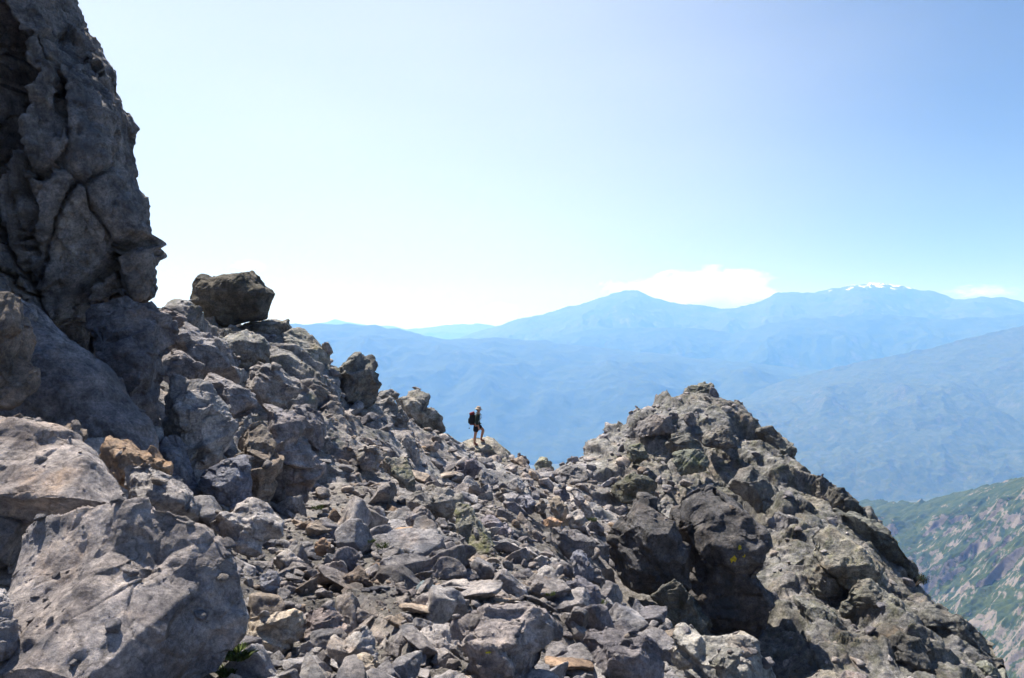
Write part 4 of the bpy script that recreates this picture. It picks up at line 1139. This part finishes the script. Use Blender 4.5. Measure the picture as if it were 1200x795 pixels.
# where the boots stand: the top of the summit rock
me = hiker_rock.data
n_ = len(me.vertices); hc = np.empty(n_ * 3); me.vertices.foreach_get('co', hc); hc = hc.reshape(-1, 3) + np.array(hiker_rock.location)
hx = (559.0 - CU) / F * 36.6
dg2 = bpy.context.evaluated_depsgraph_get()
def top_at(x, y):
    ok, l, nr, i, ob, _ = SC.ray_cast(dg2, Vector((x, y, 20)), Vector((0, 0, -1)))
    return l.z
hy = 36.6
print('under hiker', [SC.ray_cast(dg2, Vector((hx + a_, hy, 20)), Vector((0, 0, -1)))[1:5:3] for a_ in (-.6, -.1, .25, .6)], hc[:,2].max())
z_rear, z_front = top_at(hx - 0.10, hy - 0.10), top_at(hx + 0.25, hy + 0.09)
zb = z_rear
zf = max(0.0, min(0.16, z_front - zb))
J = {
 'pelvis': (-0.02, 0, 0.94, (0.125, 0.095)), 'belly': (-0.01, 0, 1.08, (0.125, 0.095)), 'chest': (0.0, 0, 1.30, (0.150, 0.105)), 'collar': (0.03, 0, 1.44, (0.085, 0.07)),
 'neck': (0.055, 0, 1.51, 0.052), 'jaw': (0.085, 0, 1.575, (0.062, 0.070)), 'skull': (0.075, 0, 1.665, (0.078, 0.092)), 'crown': (0.07, 0, 1.735, 0.055),
 'nose_root': (0.150, 0, 1.640, 0.020), 'nose': (0.185, 0, 1.612, 0.013),
 'hip_r': (-0.025, -0.095, 0.90, 0.088), 'knee_r': (-0.065, -0.105, 0.52, 0.058), 'calf_r': (-0.10, -0.105, 0.36, 0.055), 'ankle_r': (-0.115, -0.10, 0.10, 0.036), 'heel_r': (-0.125, -0.10, 0.05, 0.036), 'toe_r': (0.04, -0.11, 0.035, 0.03),
 'hip_l': (0.01, 0.095, 0.90, 0.088), 'knee_l': (0.30, 0.105, 0.62 + zf * .5, 0.060), 'calf_l': (0.255, 0.105, 0.45 + zf * .8, 0.056), 'ankle_l': (0.19, 0.10, 0.115 + zf, 0.036), 'heel_l': (0.18, 0.10, 0.055 + zf, 0.036), 'toe_l': (0.35, 0.11, 0.04 + zf, 0.03),
 'sh_r': (0.015, -0.185, 1.41, 0.060), 'el_r': (-0.015, -0.245, 1.12, 0.046), 'wr_r': (0.075, -0.215, 0.88, 0.030), 'palm_r': (0.10, -0.205, 0.80, (0.022, 0.038)),
 'sh_l': (0.015, 0.185, 1.41, 0.060), 'el_l': (0.02, 0.245, 1.12, 0.046), 'wr_l': (0.13, 0.215, 0.90, 0.030), 'palm_l': (0.155, 0.205, 0.82, (0.022, 0.038)),
}
B = [('pelvis','belly'),('belly','chest'),('chest','collar'),('collar','neck'),('neck','jaw'),('jaw','skull'),('skull','crown'),('skull','nose_root'),('nose_root','nose'),
     ('pelvis','hip_r'),('hip_r','knee_r'),('knee_r','calf_r'),('calf_r','ankle_r'),('ankle_r','heel_r'),('heel_r','toe_r'),
     ('pelvis','hip_l'),('hip_l','knee_l'),('knee_l','calf_l'),('calf_l','ankle_l'),('ankle_l','heel_l'),('heel_l','toe_l'),
     ('chest','sh_r'),('sh_r','el_r'),('el_r','wr_r'),('wr_r','palm_r'),('chest','sh_l'),('sh_l','el_l'),('el_l','wr_l'),('wr_l','palm_l')]
for sd in ('r', 'l'):                      # five slightly curled fingers a hand
    px_, py_, pz_, _r = J['palm_' + sd]
    sg = -1 if sd == 'r' else 1
    for k, (dx, ln) in enumerate([(0.030, 0.070), (0.011, 0.080), (-0.009, 0.074), (-0.027, 0.058)]):
        a, b, c_ = 'f%d%sa' % (k, sd), 'f%d%sb' % (k, sd), 'f%d%sc' % (k, sd)
        J[a] = (px_ + dx, py_, pz_ - 0.035, 0.0095); J[b] = (px_ + dx * 1.15 + 0.012, py_ - sg * 0.006, pz_ - 0.035 - ln * .6, 0.0088); J[c_] = (px_ + dx * 1.15 + 0.018, py_ - sg * 0.024, pz_ - 0.035 - ln, 0.0075)
        B += [('palm_' + sd, a), (a, b), (b, c_)]
    J['t1' + sd] = (px_ + 0.045, py_ - sg * 0.012, pz_ + 0.005, 0.0105); J['t2' + sd] = (px_ + 0.066, py_ - sg * 0.022, pz_ - 0.035, 0.0088)
    B += [('palm_' + sd, 't1' + sd), ('t1' + sd, 't2' + sd)]
person = link('person', skin_mesh(J, B, SKIN, 'person'), (hx, hy, zb + 0.02))
tag(person, 'hiker in beige hat, dark shirt and shorts standing on the ridge', 'person')


def sub(keys, bones, grow, over=None):
    j = {k: list(J[k]) for k in keys}
    for k in keys:
        r = j[k][3]
        j[k][3] = (r[0] + grow, r[1] + grow) if isinstance(r, tuple) else r + grow
    if over:
        for k, v in over.items(): j[k] = list(v)
    return {k: tuple(v) for k, v in j.items()}, bones


sh, sbn = sub(['pelvis', 'belly', 'chest', 'collar', 'sh_r', 'el_r', 'sh_l', 'el_l'], [('pelvis','belly'),('belly','chest'),('chest','collar'),('chest','sh_r'),('sh_r','el_r'),('el_r','cuff_r'),('chest','sh_l'),('sh_l','el_l'),('el_l','cuff_l')], 0.034,
              {'cuff_r': (0.045, -0.225, 0.955, 0.052), 'cuff_l': (0.095, 0.225, 0.965, 0.052)})
link('shirt', skin_mesh(sh, sbn, SHIRT, 'shirt'), (0, 0, 0), person)
so, sob = sub(['pelvis', 'hip_r', 'hip_l'], [('pelvis','waist'),('pelvis','hip_r'),('hip_r','hem_r'),('pelvis','hip_l'),('hip_l','hem_l')], 0.036,
              {'waist': (-0.015, 0, 1.06, (0.165, 0.130)), 'hem_r': (-0.055, -0.105, 0.60, 0.102), 'hem_l': (0.225, 0.105, 0.69 + zf * .4, 0.102)})
link('shorts', skin_mesh(so, sob, SHORTS, 'shorts'), (0, 0, 0), person)
for sd, z0 in (('r', 0), ('l', zf)):
    ax, ay = J['heel_' + sd][0], J['heel_' + sd][1]
    bj = {'heel': (ax, ay, 0.052 + z0, 0.050), 'cuff': (ax + 0.008, ay, 0.135 + z0, 0.050), 'ball': (ax + 0.11, ay, 0.045 + z0, (0.050, 0.043)), 'tip': (ax + 0.18, ay, 0.040 + z0, (0.042, 0.036))}
    link('boot', skin_mesh(bj, [('heel', 'cuff'), ('heel', 'ball'), ('ball', 'tip')], BOOT, 'boot'), (0, 0, 0), person)


def lathe(name, prof, mat, seg=28, parent=None, loc=(0, 0, 0), sx=1.0, sy=1.0):
    co = [(r * sx * math.cos(2 * math.pi * k / seg), r * sy * math.sin(2 * math.pi * k / seg), z) for r, z in prof for k in range(seg)]
    fa = [(i * seg + k, i * seg + (k + 1) % seg, (i + 1) * seg + (k + 1) % seg, (i + 1) * seg + k) for i in range(len(prof) - 1) for k in range(seg)]
    return link(name, make_mesh(name, np.array(co), np.array(fa), [mat]), loc, parent)


hat = lathe('hat', [(0.001, 0.125), (0.06, 0.122), (0.098, 0.100), (0.112, 0.05), (0.116, 0.02), (0.150, 0.0), (0.185, -0.022), (0.187, -0.016), (0.150, 0.008), (0.112, 0.026)], HAT, parent=person, loc=(0.075, 0, 1.695), sx=1.0, sy=0.92)
hat.rotation_euler = (0, math.radians(7), 0)
hb = {'a': (0.02, 0, 1.67, (0.082, 0.075)), 'b': (0.0, 0, 1.60, (0.06, 0.045))}
link('hair', skin_mesh(hb, [('a', 'b')], HAIR, 'hair', 1), (0, 0, 0), person)
dco, dfa = ico(2)
for sy in (-1, 1):
    link('eye', make_mesh('eye', dco * 0.011, dfa, [EYE]), (0.155, sy * 0.033, 1.650), person)
    link('ear', make_mesh('ear', dco * np.array([0.018, 0.010, 0.030]), dfa, [SKIN]), (0.070, sy * 0.092, 1.632), person)


def rounded(name, sx, sy, sz, mat, parent=None, loc=(0, 0, 0), pw=0.38, seed=1, lump=0.05):
    d, fa = ico(4)
    c = np.sign(d) * np.abs(d) ** pw
    c = c / np.maximum(np.abs(c).max(1), 1e-6)[:, None] * (0.86 + 0.14 * np.linalg.norm(d * np.abs(d).max(1)[:, None], axis=1))[:, None]
    c = d / (np.abs(d) ** 4.5).sum(1)[:, None] ** (1 / 4.5)
    c = c * (1 + lump * perlin(c * 2.3 + seed))[:, None] * np.array([sx, sy, sz])
    return link(name, make_mesh(name, c, fa, [mat]), loc, parent)


def tube(name, pts, r, mat, parent=None, seg=8):
    co, fa = [], []
    pts = [Vector(p) for p in pts]
    for i, p in enumerate(pts):
        t = (pts[min(i + 1, len(pts) - 1)] - pts[max(i - 1, 0)]).normalized()
        q = t.to_track_quat('Z', 'Y')
        rr = r[i] if isinstance(r, (list, tuple)) else r
        for k in range(seg):
            co.append(p + q @ Vector((math.cos(6.28319 * k / seg) * rr, math.sin(6.28319 * k / seg) * rr, 0)))
    for i in range(len(pts) - 1):
        for k in range(seg):
            fa.append((i * seg + k, i * seg + (k + 1) % seg, (i + 1) * seg + (k + 1) % seg, (i + 1) * seg + k))
    return link(name, make_mesh(name, np.array([c[:] for c in co]), np.array(fa), [mat]), (0, 0, 0), parent)


bp = bpy.data.objects.new('backpack', None); COL.objects.link(bp)
bp.location = (hx + 0.05, hy, zb + 0.02)
tag(bp, "black backpack with a red lid on the hiker's back", 'backpack')
body_ = rounded('body', 0.135, 0.165, 0.255, PACK, bp, (-0.285, 0, 1.215)); body_.rotation_euler = (0, math.radians(6), 0)
lid = rounded('lid', 0.125, 0.155, 0.070, PACKRED, bp, (-0.285, 0, 1.475)); lid.rotation_euler = (0, math.radians(-20), 0)
pk = rounded('pocket', 0.060, 0.125, 0.125, PACK, bp, (-0.405, 0, 1.135)); 
rounded('base_panel', 0.110, 0.140, 0.050, PACKRED, bp, (-0.275, 0, 0.985))
for sy in (-1, 1):
    tube('shoulder_strap', [(-0.16, sy * 0.11, 1.43), (-0.07, sy * 0.12, 1.52), (0.04, sy * 0.125, 1.51), (0.135, sy * 0.13, 1.40), (0.14, sy * 0.14, 1.25), (0.03, sy * 0.185, 1.10), (-0.15, sy * 0.15, 1.03)], 0.020, STRAP if sy < 0 else PACK, bp)
tube('hip_belt', [(-0.17, -0.12, 1.02), (-0.02, -0.165, 1.01), (0.11, -0.11, 1.01), (0.145, 0, 1.01), (0.11, 0.11, 1.01), (-0.02, 0.165, 1.01), (-0.17, 0.12, 1.02)], 0.018, PACK, bp)
cd = tube('cord', [(-0.40, -0.05, 1.02), (-0.405, -0.05, 0.90), (-0.41, -0.05, 0.80)], 0.006, STRAP, bp)
rounded('tag', 0.030, 0.012, 0.022, PACK, bp, (-0.41, -0.05, 0.79))

# ------------------------------------------------------------------ plants between the stones
GRASS = plain('mountain_grass', (0.085, 0.115, 0.030), 0.8, 0.45, 9)
SHRUB = plain('shrub_leaves', (0.022, 0.034, 0.014), 0.8, 0.4, 9)
WOOD = plain('shrub_wood', (0.06, 0.045, 0.035), 0.9, 0.3)
dg3 = bpy.context.evaluated_depsgraph_get()


def ground_under(u, v):
    ok, l, nr, i, ob, _ = SC.ray_cast(dg3, Vector((0, 0, 0)), Vector(P(u, v, 1.0)).normalized())
    return l if ok else None


prng = np.random.default_rng(77)
def tuft(u, v, rad_px, label, leafy=False, n=150):
    l = ground_under(u, v)
    if l is None: return
    R = rad_px / F * l.y
    co, fa = [], []
    for k in range(n):
        a = prng.uniform(0, 6.283); rr = R * 0.8 * math.sqrt(prng.random())
        b = Vector((math.cos(a) * rr, math.sin(a) * rr, -0.02))
        dirn = Vector((math.cos(a) * 0.5 + prng.normal(0, .3), math.sin(a) * 0.5 + prng.normal(0, .3), 1.0)).normalized()
        h = R * prng.uniform(0.45, 1.0); w = (0.10 if leafy else 0.035) * R
        sd = dirn.cross(Vector((prng.normal(), prng.normal(), 0.1))).normalized() * w
        m_ = b + dirn * h * 0.55; t_ = b + dirn * h + Vector((dirn.x, dirn.y, -0.3)) * h * 0.25
        i0 = len(co)
        co += [b - sd * .6, b + sd * .6, m_ + sd, m_ - sd, t_ + sd * .15, t_ - sd * .15]
        fa += [(i0, i0 + 1, i0 + 2, i0 + 3), (i0 + 3, i0 + 2, i0 + 4, i0 + 5)]
    o = link('grass_tuft', make_mesh('grass_tuft', np.array([c[:] for c in co]), np.array(fa), [GRASS], False), l)
    tag(o, label, 'grass tuft')

tuft(280, 768, 15, 'yellow-green leafy tuft beside the huge pale boulder at the bottom', True, 260)
tuft(266, 787, 12, 'leafy green tuft at the bottom edge under the huge pale boulder', True, 200)
tuft(448, 640, 8, 'thin grass tuft in the middle of the scree', False, 160)
tuft(434, 634, 6, 'smallest grass tuft in the scree just up-slope of the thin one', False, 120)
tuft(372, 597, 7, 'grass tuft growing at the foot of the broad dark buttress', False, 150)
tuft(694, 610, 6, 'little green tuft between the path stones and the dark cliff block', False, 120)
tuft(645, 696, 6, 'grass tuft beside the dark egg-shaped stone', False, 120)
tuft(708, 706, 5, 'grass tuft in the dark gully below the shaded outcrop nose', False, 100)

def shrub(u, v, D, rad_px, label):
    base = Vector(P(u, v, D)); R = rad_px / F * D
    r = bpy.data.objects.new('shrub', None); COL.objects.link(r); r.location = base
    tag(r, label, 'shrub')
    tips = []
    for k in range(7):
        a = prng.uniform(-0.4, 1.3)
        tip = Vector((math.cos(a) * R * prng.uniform(.7, 1.3), prng.normal(0, R * .5), math.sin(a) * R * prng.uniform(.6, 1.0) + R * .3))
        tips.append(tip)
        tube('branch', [(-R * .5, 0, -R * .4), tuple(tip * 0.5 + Vector((0, 0, R * .1))), tuple(tip)], [R * .05, R * .035, R * .015], WOOD, r, 6)
    co, fa = [], []
    for k in range(900):
        t_ = tips[prng.integers(len(tips))] * prng.uniform(0.45, 1.08)
        c = t_ + Vector(prng.normal(0, R * 0.17, 3))
        a1 = Vector(prng.normal(0, 1, 3)).normalized() * R * .06; a2 = Vector(prng.normal(0, 1, 3)).normalized() * R * .05
        i0 = len(co); co += [c - a1, c + a2, c + a1, c - a2]; fa.append((i0, i0 + 1, i0 + 2, i0 + 3))
    link('foliage', make_mesh('foliage', np.array([c[:] for c in co]), np.array(fa), [SHRUB], False), (0, 0, 0), r)

shrub(1076, 684, 28.4, 9, 'small dark shrub clinging to the right skyline of the knoll')

# ------------------------------------------------------------------ clouds, beyond the haze
def cloud(u, v, D, ru, rv, dens, seed, rag=1.0):
    c = P(u, v, D); sx, sz = ru / F * D, rv / F * D
    t = NT('cloud_vapour')
    tc = t.new('ShaderNodeTexCoord')
    ob = tc.outputs['Object']
    ln = t.new('ShaderNodeVectorMath', operation='LENGTH'); t.put(ln.inputs[0], ob)
    mp = t.new('ShaderNodeVectorMath', operation='MULTIPLY_ADD'); t.put(mp.inputs[0], ob); mp.inputs[1].default_value = (sx / sz * 0.55, 0.8, 1.0); mp.inputs[2].default_value = (seed, seed * 2, 0)
    nz = t.noise(mp.outputs[0], 1.8, 5, 0.6)
    f = t.math('ADD', t.math('SUBTRACT', 1.0, ln.outputs['Value']), t.math('MULTIPLY', t.math('SUBTRACT', nz, 0.5), 2.4 * rag))
    d = t.math('MULTIPLY', t.step(f, 0.12, 1.0), dens)
    pv = t.new('ShaderNodeVolumePrincipled')
    pv.inputs['Color'].default_value = (0.98, 0.98, 0.98, 1); pv.inputs['Absorption Color'].default_value = (1, 1, 1, 1)
    pv.inputs['Anisotropy'].default_value = 0.3
    t.put(pv.inputs['Density'], d)
    t.l.new(pv.outputs[0], t.out.inputs['Volume'])
    co, fa = ico(3)
    o = link('cloud', make_mesh('cloud', co * 1.02, fa, [t.m]), c)
    o.scale = (sx, min(sx, 3 * sz), sz)
    tag(o, kind='stuff')
    return o

cloud(832, 342, 32500, 86, 31, 0.0024, 1.0, 0.8)
cloud(770, 338, 32500, 40, 16, 0.0009, 4.0, 1.2)
cloud(724, 337, 33000, 26, 10, 0.0010, 2.0, 1.3)
cloud(588, 366, 32500, 24, 14, 0.0016, 3.0, 1.3)
cloud(545, 384, 32500, 44, 10, 0.0012, 5.0, 1.3)
cloud(1150, 342, 33000, 46, 9, 0.0010, 6.0, 1.2)
cloud(292, 312, 33000, 22, 9, 0.0008, 7.0, 1.4)
